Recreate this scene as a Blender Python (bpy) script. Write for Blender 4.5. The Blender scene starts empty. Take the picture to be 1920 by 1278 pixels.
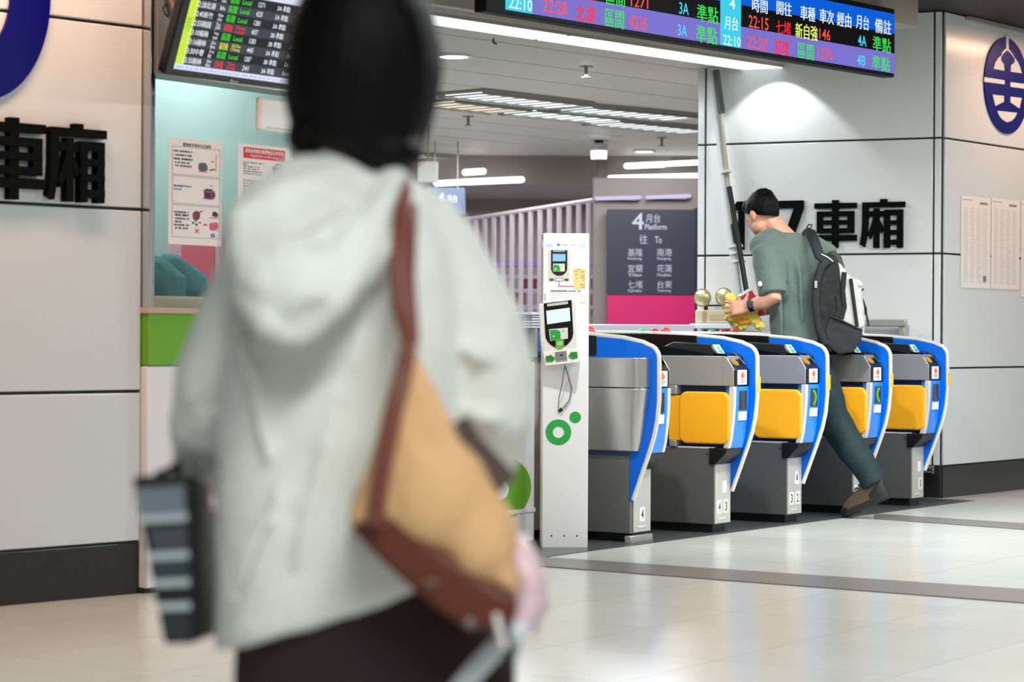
import bpy, bmesh, math, random
from mathutils import Vector, Matrix
random.seed(7)
scn = bpy.context.scene
COL = scn.collection
R = math.radians
# ---------------------------------------------------------------- camera
F = 4533.0                      # 85 mm lens on a 36 mm frame 1920 px wide
CAM_H = 1.0
cam_d = bpy.data.cameras.new('camera'); cam_d.lens = 85.0; cam_d.sensor_width = 36.0
cam = bpy.data.objects.new('camera', cam_d); COL.objects.link(cam)
CM = Matrix.Translation((0, 0, CAM_H)) @ Matrix.Rotation(R(90 - 0.114), 4, 'X') @ Matrix.Rotation(R(0.3), 4, 'Z')
cam.matrix_world = CM
cam_d.clip_end = 200
cam_d.dof.use_dof = True
cam_d.dof.focus_distance = 12.3
cam_d.dof.aperture_fstop = 3.6
scn.camera = cam
# ---------------------------------------------------------------- view, world, lamps
vs = scn.view_settings
scn.display_settings.display_device = 'sRGB'
vs.view_transform = 'Standard'; vs.look = 'None'; vs.gamma = 1.0; vs.use_curve_mapping = False
vs.exposure = 0.0
scn.cycles.use_denoising = True
scn.cycles.max_bounces = 8
scn.cycles.sample_clamp_indirect = 6.0
world = bpy.data.worlds.new('world'); scn.world = world; world.use_nodes = True
bg = world.node_tree.nodes['Background']
bg.inputs[0].default_value = (0.93, 0.96, 1.0, 1); bg.inputs[1].default_value = 0.40

def area(name, loc, sx, sy, power, col, rot=(0, 0, 0)):
    l = bpy.data.lights.new(name, 'AREA'); l.shape = 'RECTANGLE'; l.size = sx; l.size_y = sy
    l.energy = power; l.color = col
    o = bpy.data.objects.new(name, l); COL.objects.link(o); o.location = loc; o.rotation_euler = rot
    return o
def spot(name, loc, power, col, ang, blend, rot=(0, 0, 0), rad=0.03):
    l = bpy.data.lights.new(name, 'SPOT'); l.energy = power; l.color = col; l.spot_size = R(ang); l.spot_blend = blend
    l.shadow_soft_size = rad
    o = bpy.data.objects.new(name, l); COL.objects.link(o); o.location = loc; o.rotation_euler = rot
    return o
ROT = R(56.5)
WARM = (1.0, 0.60, 0.40); NEUT = (0.97, 1.0, 0.985); COOL = (0.92, 0.97, 1.0)
area('concourse_lamp_or_fill', (0.4, 0.6, 2.98), 2.4, 0.6, 128, NEUT, (0, 0, ROT))  # unseen fill added above the camera to lift the jacket
area('concourse_lamp_or_fill', (1.6, 6.0, 2.98), 2.4, 0.5, 84, NEUT, (0, 0, ROT))
area('concourse_lamp_or_fill', (3.8, 9.0, 2.98), 2.4, 0.5, 88, NEUT, (0, 0, ROT))
area('concourse_lamp_or_fill', (2.7, 11.6, 2.98), 2.0, 0.4, 115, NEUT, (0, 0, ROT))
area('concourse_lamp_or_fill', (5.0, 12.2, 2.98), 2.0, 0.4, 95, NEUT, (0, 0, ROT))  # unseen fill added to brighten the right wall
area('wall_wash_lamp', (-1.86, 8.2, 3.0), 2.2, 0.2, 52, WARM, (0, 0, R(47)))
area('wall_wash_lamp', (3.75, 15.6, 3.0), 1.6, 0.25, 20, WARM, (0, 0, R(53)))
def aim(frm, to):
    return (Vector(to) - Vector(frm)).to_track_quat('-Z', 'Y').to_euler()
for p_, t_ in (((0.35, 9.9, 2.95), (1.0, 12.4, .5)), ((0.95, 10.7, 2.95), (1.9, 13.6, .5))):
    spot('gate_fill_spot', p_, 198, NEUT, 62, 0.9, aim(p_, t_), 0.06)  # unseen spots added to brighten the gate sides and flaps
area('ticket_hall_lamp_or_fill', (-0.2, 14.8, 2.70), 2.4, 0.35, 62, COOL, (0, 0, ROT))
area('ticket_hall_lamp_or_fill', (0.4, 18.2, 2.70), 4.0, 0.5, 150, COOL, (0, 0, ROT))
area('ticket_hall_lamp_or_fill', (0.0, 21.4, 2.66), 5.0, 0.5, 85, COOL, (0, 0, 0))
area('ticket_hall_lamp_or_fill', (0.5, 24.7, 2.37), 6.0, 0.3, 85, COOL, (0, 0, 0))  # fill added under the bulkhead to brighten the far wall
area('ticket_office_lamp', (-1.75, 10.9, 2.35), 1.6, 0.6, 17, (1.0, 1.0, 0.98), (0, 0, ROT))

# ---------------------------------------------------------------- pixel <-> world
CM3 = CM.to_3x3(); C0 = Vector((0, 0, CAM_H))
def ray(u, v):
    return CM3 @ Vector(((u - 960) / F, -(v - 639) / F, -1.0))
def P(u, v, Y):
    d = ray(u, v); return C0 + d * (Y / d.y)
def HZ(u, v, z):
    d = ray(u, v); return C0 + d * ((z - CAM_H) / d.z)
def FL(u, v): return HZ(u, v, 0.0)

class Fr:
    """a frame on a surface: local x along it, local -y towards the viewer, local z up"""
    def __init__(s, o, rotz=0.0, M=None):
        s.M = M if M is not None else Matrix.Translation(o) @ Matrix.Rotation(rotz, 4, 'Z')
        s.I = s.M.inverted()
    def uv(s, u, v, y=0.0):
        o = s.I @ C0; d = s.I.to_3x3() @ ray(u, v)
        p = o + d * ((y - o.y) / d.y)
        return p.x, p.z
    def depth(s, u, v, y=0.0):
        x, z = s.uv(u, v, y); return (s.M @ Vector((x, y, z))).y
    def box(s, uc, vc, w, h, y=0.0):
        x0 = s.uv(uc - w / 2, vc, y)[0]; x1 = s.uv(uc + w / 2, vc, y)[0]
        x, z = s.uv(uc, vc, y)
        z1 = s.uv(uc, vc - h / 2, y)[1]; z0 = s.uv(uc, vc + h / 2, y)[1]
        return x0, x1, z0, z1

# ---------------------------------------------------------------- materials
MATS = {}
def mat(name, col, rough=0.5, metal=0.0, spec=0.5, emit=0.0, coat=0.0, var=0.0, vscale=8.0, bump=0.0, bscale=40.0, stretch=None, alpha=1.0, sheen=0.0):
    if name in MATS: return MATS[name]
    m = bpy.data.materials.new(name); m.use_nodes = True; nt = m.node_tree
    b = nt.nodes['Principled BSDF']
    c = [(x / 255.0) for x in col]; c = [x / 12.92 if x <= .04045 else ((x + .055) / 1.055) ** 2.4 for x in c]
    b.inputs['Base Color'].default_value = (*c, 1)
    b.inputs['Roughness'].default_value = rough; b.inputs['Metallic'].default_value = metal
    b.inputs['Specular IOR Level'].default_value = spec
    b.inputs['Coat Weight'].default_value = coat; b.inputs['Coat Roughness'].default_value = 0.08
    b.inputs['Alpha'].default_value = alpha
    if sheen: b.inputs['Sheen Weight'].default_value = sheen
    if emit > 0:
        b.inputs['Emission Color'].default_value = (*c, 1); b.inputs['Emission Strength'].default_value = emit
        b.inputs['Base Color'].default_value = (c[0] * .02, c[1] * .02, c[2] * .02, 1); b.inputs['Specular IOR Level'].default_value = 0.1
    tc = None
    def coord(scale):
        t = nt.nodes.new('ShaderNodeTexCoord'); mp = nt.nodes.new('ShaderNodeMapping')
        nt.links.new(t.outputs['Object'], mp.inputs[0])
        if stretch: mp.inputs['Scale'].default_value = stretch
        n = nt.nodes.new('ShaderNodeTexNoise'); n.inputs['Scale'].default_value = scale; n.inputs['Detail'].default_value = 5
        nt.links.new(mp.outputs[0], n.inputs['Vector']); return n
    if var > 0:
        n = coord(vscale); mx = nt.nodes.new('ShaderNodeMix'); mx.data_type = 'RGBA'
        mx.inputs[6].default_value = (*[x * (1 - var) for x in c], 1); mx.inputs[7].default_value = (*[min(1, x * (1 + var)) for x in c], 1)
        nt.links.new(n.outputs['Fac'], mx.inputs[0]); nt.links.new(mx.outputs[2], b.inputs['Base Color'])
    if bump > 0:
        n = coord(bscale); bp = nt.nodes.new('ShaderNodeBump'); bp.inputs['Strength'].default_value = bump; bp.inputs['Distance'].default_value = 0.02
        nt.links.new(n.outputs['Fac'], bp.inputs['Height']); nt.links.new(bp.outputs[0], b.inputs['Normal'])
    MATS[name] = m; return m

def glass_mat(name, tint, mixf, rough=0.02):
    m = bpy.data.materials.new(name); m.use_nodes = True; nt = m.node_tree; nt.nodes.clear()
    o = nt.nodes.new('ShaderNodeOutputMaterial'); t = nt.nodes.new('ShaderNodeBsdfTransparent'); g = nt.nodes.new('ShaderNodeBsdfGlossy')
    t.inputs[0].default_value = (*tint, 1); g.inputs['Roughness'].default_value = rough
    mx = nt.nodes.new('ShaderNodeMixShader'); mx.inputs[0].default_value = mixf
    nt.links.new(t.outputs[0], mx.inputs[1]); nt.links.new(g.outputs[0], mx.inputs[2]); nt.links.new(mx.outputs[0], o.inputs[0])
    return m

# ---------------------------------------------------------------- mesh helpers
class B:
    def __init__(s): s.m = bmesh.new()
    def box(s, x0, x1, y0, y1, z0, z1):
        vs_ = [s.m.verts.new(p) for p in ((x0, y0, z0), (x1, y0, z0), (x1, y1, z0), (x0, y1, z0), (x0, y0, z1), (x1, y0, z1), (x1, y1, z1), (x0, y1, z1))]
        for f in ((3, 2, 1, 0), (4, 5, 6, 7), (0, 1, 5, 4), (1, 2, 6, 5), (2, 3, 7, 6), (3, 0, 4, 7)):
            s.m.faces.new([vs_[i] for i in f])
        return s
    def hexa(s, bot, top):
        vb = [s.m.verts.new(p) for p in bot]; vt = [s.m.verts.new(p) for p in top]; n = len(vb)
        s.m.faces.new(vb[::-1]); s.m.faces.new(vt)
        for i in range(n): s.m.faces.new((vb[i], vb[(i + 1) % n], vt[(i + 1) % n], vt[i]))
        return s
    def prism(s, pts, ax, a, b):
        if ax == 'y': f = lambda p, t: (p[0], t, p[1])
        elif ax == 'x': f = lambda p, t: (t, p[0], p[1])
        else: f = lambda p, t: (p[0], p[1], t)
        return s.hexa([f(p, a) for p in pts], [f(p, b) for p in pts])
    def poly(s, pts):
        s.m.faces.new([s.m.verts.new(p) for p in pts]); return s
    def loft(s, rings, close=True):
        rr = [[s.m.verts.new(p) for p in r] for r in rings]; n = len(rr[0])
        for a, b in zip(rr, rr[1:]):
            for i in range(n): s.m.faces.new((a[i], a[(i + 1) % n], b[(i + 1) % n], b[i]))
        if close:
            s.m.faces.new(rr[0][::-1]); s.m.faces.new(rr[-1])
        return s
    def tube(s, pts, r, seg=10, caps=True, flat=1.0, up=None):
        pts = [Vector(p) for p in pts]; n = len(pts)
        rad = r if isinstance(r, (list, tuple)) else [r] * n
        rings = []; ref = Vector(up) if up else None
        for i in range(n):
            t = (pts[min(i + 1, n - 1)] - pts[max(i - 1, 0)]).normalized()
            if ref is None: ref = Vector((0, 0, 1)) if abs(t.z) < .9 else Vector((1, 0, 0))
            a = (ref - t * ref.dot(t)); a = a.normalized() if a.length > 1e-6 else t.orthogonal().normalized()
            b = t.cross(a)
            if not up: ref = a
            def ring(c, k): return [c + (a * math.cos(2 * math.pi * j / seg) * flat + b * math.sin(2 * math.pi * j / seg)) * k for j in range(seg)]
            if i == 0 and caps == 'round':
                for q in (80, 55, 28): rings.append(ring(pts[0] - t * rad[0] * math.sin(R(q)), rad[0] * math.cos(R(q))))
            rings.append(ring(pts[i], rad[i]))
            if i == n - 1 and caps == 'round':
                for q in (28, 55, 80): rings.append(ring(pts[i] + t * rad[i] * math.sin(R(q)), rad[i] * math.cos(R(q))))
        return s.loft(rings, bool(caps))
    def cyl(s, p0, p1, r, r1=None, seg=20): return s.tube([p0, p1], [r, r if r1 is None else r1], seg)
    def ell(s, c, rad, rot=None, seg=16):
        M = Matrix.Translation(c) @ (rot.to_4x4() if rot else Matrix.Identity(4)) @ Matrix.Diagonal((*rad, 1))
        bmesh.ops.create_uvsphere(s.m, u_segments=seg, v_segments=max(6, seg * 2 // 3), radius=1.0, matrix=M); return s
    def disc(s, x, z, rx, rz, y0, y1, seg=40, a0=0, a1=360):
        pts = [(x + rx * math.cos(R(a0 + (a1 - a0) * i / seg)), z + rz * math.sin(R(a0 + (a1 - a0) * i / seg))) for i in range(seg + (0 if a1 - a0 == 360 else 1))]
        return s.prism(pts, 'y', y0, y1)
    def ringplate(s, x, z, ro, ri, y0, y1, seg=48):
        ro = ro if isinstance(ro, tuple) else (ro, ro); ri = ri if isinstance(ri, tuple) else (ri, ri)
        L = []
        for (r, y) in ((ro, y0), (ri, y0), (ri, y1), (ro, y1)):
            L.append([s.m.verts.new((x + r[0] * math.cos(2 * math.pi * i / seg), y, z + r[1] * math.sin(2 * math.pi * i / seg))) for i in range(seg)])
        for k in range(4):
            a, b = L[k], L[(k + 1) % 4]
            for i in range(seg): s.m.faces.new((a[i], a[(i + 1) % seg], b[(i + 1) % seg], b[i]))
        return s
    def mesh(s, name, m, smooth=0):
        bmesh.ops.recalc_face_normals(s.m, faces=s.m.faces)
        me = bpy.data.meshes.new(name); s.m.to_mesh(me); s.m.free()
        if m: me.materials.append(m)
        if smooth:
            for p in me.polygons: p.use_smooth = True
            if smooth < 180:
                try: me.set_sharp_from_angle(angle=R(smooth))
                except Exception: pass
        return me
    def done(s, name, m, parent=None, bev=0.0, smooth=0, M=None, seg=2):
        me = s.mesh(name, m, smooth or (35 if bev else 0)); return link(name, me, parent, bev, M, seg)

def link(name, me, parent=None, bev=0.0, M=None, seg=2):
    o = bpy.data.objects.new(name, me); COL.objects.link(o)
    if parent: o.parent = parent
    if M is not None: o.matrix_world = M
    if bev:
        md = o.modifiers.new('edge', 'BEVEL'); md.width = bev; md.segments = seg; md.limit_method = 'ANGLE'; md.angle_limit = R(40)
    return o
def tag(o, label, cat, group=None):
    o['label'] = label; o['category'] = cat
    if group: o['group'] = group
    return o
def thing(name, label, cat, M=None, group=None):
    o = bpy.data.objects.new(name, None); COL.objects.link(o); o.empty_display_size = .05
    if M is not None: o.matrix_world = M
    return tag(o, label, cat, group)
def struct(o): o['kind'] = 'structure'; return o
def copy_tree(o, parent=None):
    c = o.copy(); COL.objects.link(c)
    if parent: c.parent = parent
    for ch in list(o.children): copy_tree(ch, c)
    return c
def at(loc, rz=0.0): return Matrix.Translation(loc) @ Matrix.Rotation(rz, 4, 'Z')

_tc = {}
def text_mesh(s, bold=0.0):
    if not s.isascii(): bold = 0.0          # heavier outlines would break the fine strokes
    k = (s, bold)
    if k in _tc: return _tc[k]
    c = bpy.data.curves.new('lettering_curve', 'FONT'); c.body = s; c.resolution_u = 2; c.offset = bold
    o = bpy.data.objects.new('lettering_source', c); COL.objects.link(o)
    bpy.context.view_layer.update()
    me = bpy.data.meshes.new_from_object(o.evaluated_get(bpy.context.evaluated_depsgraph_get()))
    vv = [tuple(v.co)[:2] for v in me.vertices]; ff = [tuple(p.vertices) for p in me.polygons]
    bpy.data.objects.remove(o); bpy.data.curves.remove(c); bpy.data.meshes.remove(me)
    xs = [v[0] for v in vv] or [0]; ys = [v[1] for v in vv] or [0]
    w = max(max(xs) - min(xs), 1e-6); h = max(max(ys) - min(ys), 1e-6)
    _tc[k] = ([((v[0] - min(xs)) / w, (v[1] - min(ys)) / h) for v in vv], ff, w / h); return _tc[k]
class T:
    """lettering of one colour on one surface, gathered into one mesh; each string fits a box"""
    def __init__(s): s.v = []; s.f = []
    def put(s, txt, x0, x1, z0, z1, y=-0.002, bold=0.0, skew=0.0, keep=False):
        if bold > .004 and not txt.isascii():      # fine characters are thickened by a second, slightly shifted copy
            d_ = .035 * (z1 - z0); x1 -= d_; s.put(txt, x0 + d_, x1 + d_, z0, z1, y - .0001)
        vv, ff, asp = text_mesh(txt, bold); n = len(s.v)
        if keep: x1 = x0 + min(x1 - x0, (z1 - z0) * asp)
        s.v += [(x0 + p[0] * (x1 - x0) + skew * p[1], y, z0 + p[1] * (z1 - z0)) for p in vv]
        s.f += [tuple(i + n for i in f) for f in ff]; return s
    def rect(s, x0, x1, z0, z1, y=-0.002):
        n = len(s.v); s.v += [(x0, y, z0), (x1, y, z0), (x1, y, z1), (x0, y, z1)]; s.f.append((n, n + 1, n + 2, n + 3)); return s
    def quad(s, pts, y=-0.002):
        n = len(s.v); s.v += [(p[0], y, p[1]) for p in pts]; s.f.append(tuple(range(n, n + len(pts)))); return s
    def done(s, name, m, parent=None):
        me = bpy.data.meshes.new(name); me.from_pydata(s.v, [], s.f); me.materials.append(m)
        return link(name, me, parent)

def remesh(bm_b, name, m, voxel, smooth=4, parent=None, M=None, factor=0.5, noise=None, subs=0):
    me = bm_b.mesh(name + '_raw', None)
    o = bpy.data.objects.new('raw', me); COL.objects.link(o)
    md = o.modifiers.new('r', 'REMESH'); md.mode = 'VOXEL'; md.voxel_size = voxel; md.use_smooth_shade = True
    if smooth:
        ms = o.modifiers.new('s', 'SMOOTH'); ms.iterations = smooth; ms.factor = factor
    if noise:
        tx = bpy.data.textures.new('folds', 'CLOUDS'); tx.noise_scale = noise[1]
        mdp = o.modifiers.new('d', 'DISPLACE'); mdp.texture = tx; mdp.strength = noise[0]; mdp.mid_level = .5; mdp.texture_coords = 'GLOBAL'
    bpy.context.view_layer.update()
    res = bpy.data.meshes.new_from_object(o.evaluated_get(bpy.context.evaluated_depsgraph_get()))
    bpy.data.objects.remove(o); bpy.data.meshes.remove(me)
    res.name = name; res.materials.clear(); res.materials.append(m)
    for p in res.polygons: p.use_smooth = True
    return link(name, res, parent, 0, M)
# ================================================================ materials
M_panel = mat('enamel_panel', (226, 226, 224), .16, spec=.5)
M_panel_warm = mat('enamel_panel_concourse', (215, 220, 222), .2, spec=.5)
M_gap = mat('panel_gap', (22, 30, 30), .6)
M_black = mat('black_paint', (10, 11, 12), .45)
M_letter = mat('letter_black', (3, 4, 5), .6, spec=.08)
M_blackg = mat('black_gloss', (9, 10, 11), .18)
M_granite = mat('black_granite', (36, 36, 37), .22, var=.35, vscale=90)
M_steel = mat('brushed_steel', (186, 184, 180), .36, metal=.6, bump=.05, bscale=60, stretch=(1, 1, 30))
M_steeld = mat('brushed_steel_dull', (132, 131, 128), .38, metal=.6, bump=.05, bscale=60, stretch=(30, 1, 1))
M_chrome = mat('chrome', (205, 205, 205), .14, metal=1.0)
M_rim = mat('satin_rim', (236, 232, 224), .32, metal=.35)
M_white = mat('white_paint', (240, 240, 240), .35)
M_whitep = mat('white_plastic', (236, 234, 228), .4)
M_blue = mat('gate_blue', (0, 104, 222), .35, spec=.3)
M_lblue = mat('gate_light_blue', (40, 140, 245), .3, coat=.3)
M_dblue = mat('gate_deep_blue', (0, 62, 130), .4)
M_yellow = mat('flap_yellow', (253, 176, 22), .5, var=.06, vscale=6)
M_green = mat('brand_green', (40, 165, 70), .4)
M_lime = mat('counter_green', (106, 168, 32), .35)
M_navy = mat('emblem_navy', (3, 4, 108), .4, spec=.2)
M_paper = mat('paper', (240, 232, 228), .7)
M_ink = mat('ink', (40, 42, 46), .8)
M_inkg = mat('ink_grey', (140, 138, 140), .8)
M_inkp = mat('ink_pale', (205, 198, 198), .8)
M_inkp2 = mat('ink_faint', (222, 214, 212), .8)
M_red = mat('print_red', (214, 30, 44), .6)
M_glassp = glass_mat('window_glass', (0.93, 0.975, 0.975), 0.06)

# floor
def floor_material():
    m = bpy.data.materials.new('floor_tile'); m.use_nodes = True; nt = m.node_tree; b = nt.nodes['Principled BSDF']
    tc = nt.nodes.new('ShaderNodeTexCoord'); mp = nt.nodes.new('ShaderNodeMapping'); mp.inputs['Rotation'].default_value = (0, 0, -ROT)
    nt.links.new(tc.outputs['Object'], mp.inputs[0])
    br = nt.nodes.new('ShaderNodeTexBrick'); br.offset = 0.0; br.inputs['Scale'].default_value = 1.0
    br.inputs['Brick Width'].default_value = 0.6; br.inputs['Row Height'].default_value = 0.6; br.inputs['Mortar Size'].default_value = 0.003; br.inputs['Mortar Smooth'].default_value = .2
    br.inputs['Color1'].default_value = (.64, .665, .635, 1); br.inputs['Color2'].default_value = (.61, .635, .605, 1); br.inputs['Mortar'].default_value = (.5, .49, .46, 1)
    nt.links.new(mp.outputs[0], br.inputs['Vector'])
    n = nt.nodes.new('ShaderNodeTexNoise'); n.inputs['Scale'].default_value = 2.2; n.inputs['Detail'].default_value = 8
    nt.links.new(mp.outputs[0], n.inputs['Vector'])
    mx = nt.nodes.new('ShaderNodeMix'); mx.data_type = 'RGBA'; mx.blend_type = 'MULTIPLY'; mx.inputs[0].default_value = .35
    cr = nt.nodes.new('ShaderNodeValToRGB'); cr.color_ramp.elements[0].position = .35; cr.color_ramp.elements[0].color = (.82, .80, .75, 1); cr.color_ramp.elements[1].position = .7; cr.color_ramp.elements[1].color = (1, 1, 1, 1)
    nt.links.new(n.outputs['Fac'], cr.inputs[0]); nt.links.new(br.outputs['Color'], mx.inputs[6]); nt.links.new(cr.outputs[0], mx.inputs[7])
    nt.links.new(mx.outputs[2], b.inputs['Base Color'])
    b.inputs['Roughness'].default_value = .22; b.inputs['Specular IOR Level'].default_value = .45
    return m
struct(B().box(-9, 14, -4, 32, -.1, 0).done('floor', floor_material()))
# dark inlay below the gates and the two dark floor bands
M_inlay = mat('floor_dark_inlay', (70, 76, 76), .3, var=.15, vscale=60)
M_band = mat('floor_band', (122, 120, 116), .32, var=.1, vscale=60)
a, b_ = FL(940, 1055), FL(1828, 938.5)
back = Vector((-.834, .552, 0)) * 3.2
d_in = (b_ - a)
quad = [a, b_, b_ + back, a + back]
struct(B().hexa([(p.x, p.y, .0005) for p in quad], [(p.x, p.y, .003) for p in quad]).done('trim_1', M_inlay))
for i, q in enumerate((((1000, 1044), (2000, 1111), (2000, 1137), (1000, 1061)), ((1640, 963.5), (2000, 987), (2000, 998.5), (1640, 973)))):
    pts = [FL(*p) for p in q]
    struct(B().hexa([(p.x, p.y, .001) for p in pts][::-1], [(p.x, p.y, .0045) for p in pts][::-1]).done('trim_%d' % (i + 2), M_band))

# panelled wall: frame, x range, seam heights
def panel_wall(name, fr, x0, x1, seams, m, vseams=(), base=True, gap=.012, thick=.05, back=.25, top=3.05, basename=None):
    bk = B().box(x0 + .002, x1 - .002, .012, back, 0.02, top)
    struct(bk.done(name + '_core', M_gap, M=fr.M))
    bp = B(); xs = [x0] + list(vseams) + [x1]
    for xa, xb in zip(xs, xs[1:]):
        for za, zb in zip(seams, seams[1:]):
            bp.box(xa + gap / 2, xb - gap / 2, 0, .03, za + gap / 2, zb - gap / 2)
    struct(bp.done(name, m, bev=.004, M=fr.M))
    if basename: struct(B().box(x0 + .01, x1 - .004, .006, .05, 0, seams[0] - .004).done(basename, M_granite, bev=.002, M=fr.M))

# left wall
LA = FL(264, 1112)
LW = Fr(LA, R(90 - 43))
zs = [.2] + [LW.uv(268, v)[1] for v in (733, 393, 52)] + [3.05]
panel_wall('wall_left', LW, -6.0, 0.0, zs, M_panel_warm, vseams=(-2.4, -4.8), back=.06, basename='baseboard_left')
struct(B().box(.0005, .014, -.002, .05, 0, 1.10).done('trim_8', M_gap, M=LW.M))
# right pillar
RA = FL(1763, 934)
RB_ = RA.copy()
PR = Fr(RA, R(90 - 37.3))
zs = [.2] + [PR.uv(1768, v)[1] for v in (690, 475, 258)] + [3.05]
panel_wall('wall_right', PR, .035, 5.0, zs, M_panel_warm, vseams=(2.4,), basename='baseboard_right')
d15 = RA.y
PB = P(1305, 632, 15.82); PB.z = 0
dl = (RA - PB); PLEN = dl.length
PL = Fr(PB, math.atan2(dl.y, dl.x))
xseam = PL.uv(1750, 400)[0]; xs0 = PL.uv(1322, 400)[0]
panel_wall('wall_pillar', PL, 0.0, PLEN - .002, zs, M_panel, vseams=(xs0, xseam), basename='baseboard_pillar')
# rounded front corner of the pillar, and its far left return
struct(B().box(.0, .03, .05, .9, .2, 2.76).done('wall_pillar_return', M_panel, bev=.004, M=PL.M))

px_, pz_ = PL.uv(1462, 128); pdl = PL.M @ Vector((px_, -.26, 2.75)); pdd = PL.M.to_3x3() @ Vector((0, math.sin(R(20)), -math.cos(R(20))))
spot('pillar_downlight', pdl, 15, COOL, 97, 0.25, aim(pdl, pdl + pdd), 0.015)
# ---------------------------------------------------------------- ceilings
M_cdark = mat('concourse_ceiling', (14, 16, 18), .6)
M_ceil = mat('hall_ceiling', (196, 190, 182), .45, var=.04, vscale=3)
M_fascia = mat('fascia_metal', (176, 168, 156), .4, metal=.3)
HC = 2.755
E0, E1 = HZ(560, -16, HC), HZ(1478, 122, HC)
ed = (E1 - E0).normalized()
struct(B().box(-9, 14, -4, 16.8, 3.05, 3.15).done('ceiling', M_cdark))
en = Vector((-ed.y, ed.x, 0))
q = [E0 - ed * 4, E1 + ed * .6, E1 + ed * 6 + en * 3, E1 + en * 18, E0 - ed * 9 + en * 13]
q = [E0 - ed * 3, E1 + ed * 2.2, Vector((9, 24, 0)), Vector((9, 30, 0)), Vector((-8, 30, 0)), Vector((-8, 12, 0))]
struct(B().hexa([(p.x, p.y, HC) for p in q], [(p.x, p.y, HC + .1) for p in q]).done('ceiling_hall', M_ceil))
# joints of the hall ceiling boards
cj = B()
for k in range(1, 14):
    o = E0 + en * (.62 * k)
    cj.hexa([(p.x, p.y, HC - .002) for p in (o - ed * 3, o + ed * 8, o + ed * 8 + en * .006, o - ed * 3 + en * .006)], [(p.x, p.y, HC + .001) for p in (o - ed * 3, o + ed * 8, o + ed * 8 + en * .006, o - ed * 3 + en * .006)])
struct(cj.done('trim_4', mat('ceiling_joint', (160, 154, 146), .6)))
FS = Fr(Vector((E0.x, E0.y, 0)), math.atan2(ed.y, ed.x))
struct(B().box(-3, (E1 - E0).length + .02, -.10, -.0, HC + .02, 3.05).box(-3, (E1 - E0).length + .95, -.34, -.10, HC + .11, 3.05).done('trim_5', M_fascia, bev=.006, M=FS.M))
# thin light trim where the right wall meets the dark ceiling
struct(B().box(.3, 5.0, -.03, -.005, 3.02, 3.045).done('trim_6', M_fascia, M=PR.M))

# far wall of the ticket hall
M_stone = mat('brown_stone', (128, 116, 112), .4, var=.12, vscale=3)
struct(B().box(-9, 9, 26, 26.2, 0, 2.85).done('wall_back', M_stone))
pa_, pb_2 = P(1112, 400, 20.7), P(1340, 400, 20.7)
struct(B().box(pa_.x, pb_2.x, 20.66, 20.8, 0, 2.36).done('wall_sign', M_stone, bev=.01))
struct(B().box(-9, 9, 23.5, 26, 2.47, 2.76).done('trim_7', mat('bulkhead', (142, 132, 128), .5)))
# ================================================================ ticket gates
GA = R(56.5)
def gate_loc(u, v):  return FL(u, v)
M_headb = mat('head_black', (12, 13, 14), .35)
M_sign = mat('card_sign_white', (244, 244, 244), .4)
M_orange = mat('card_sign_mark', (246, 110, 70), .5)
M_screen = mat('dark_screen', (52, 54, 58), .15)
M_gneon = mat('display_green', (120, 225, 20), .4, emit=.9)
M_ystick = mat('yellow_sticker', (250, 205, 30), .5)
M_sgreen = mat('sticker_green', (60, 175, 130), .5)

def shield_profile(y0=0.0):
    pts = [(.012, .19), (.012, .42), (.56, .42), (.56, .985)]
    # along the sloping top towards the front, round corner, front edge, curved tail
    pts += [(.25, 1.012), (.05, .996), (-.06, .975)]
    for a in range(80, -1, -16):
        pts.append((-.078 - .068 * math.cos(R(a)), .895 + .066 * math.sin(R(a))))
    pts += [(-.147, .80), (-.147, .70), (-.138, .60), (-.12, .52), (-.095, .445), (-.066, .37), (-.035, .29), (-.004, .215)]
    return pts
def rim_path(x):
    p = [(1.55, 1.022), (.9, 1.022), (.45, 1.018), (.25, 1.010), (.05, .994), (-.06, .973)]
    for a in range(80, -1, -16): p.append((-.078 - .068 * math.cos(R(a)), .895 + .066 * math.sin(R(a))))
    p += [(-.147, .80), (-.147, .70), (-.138, .60), (-.12, .52), (-.095, .445), (-.066, .37), (-.035, .29), (-.004, .21)]
    return [(x, a, b) for a, b in p]

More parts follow.
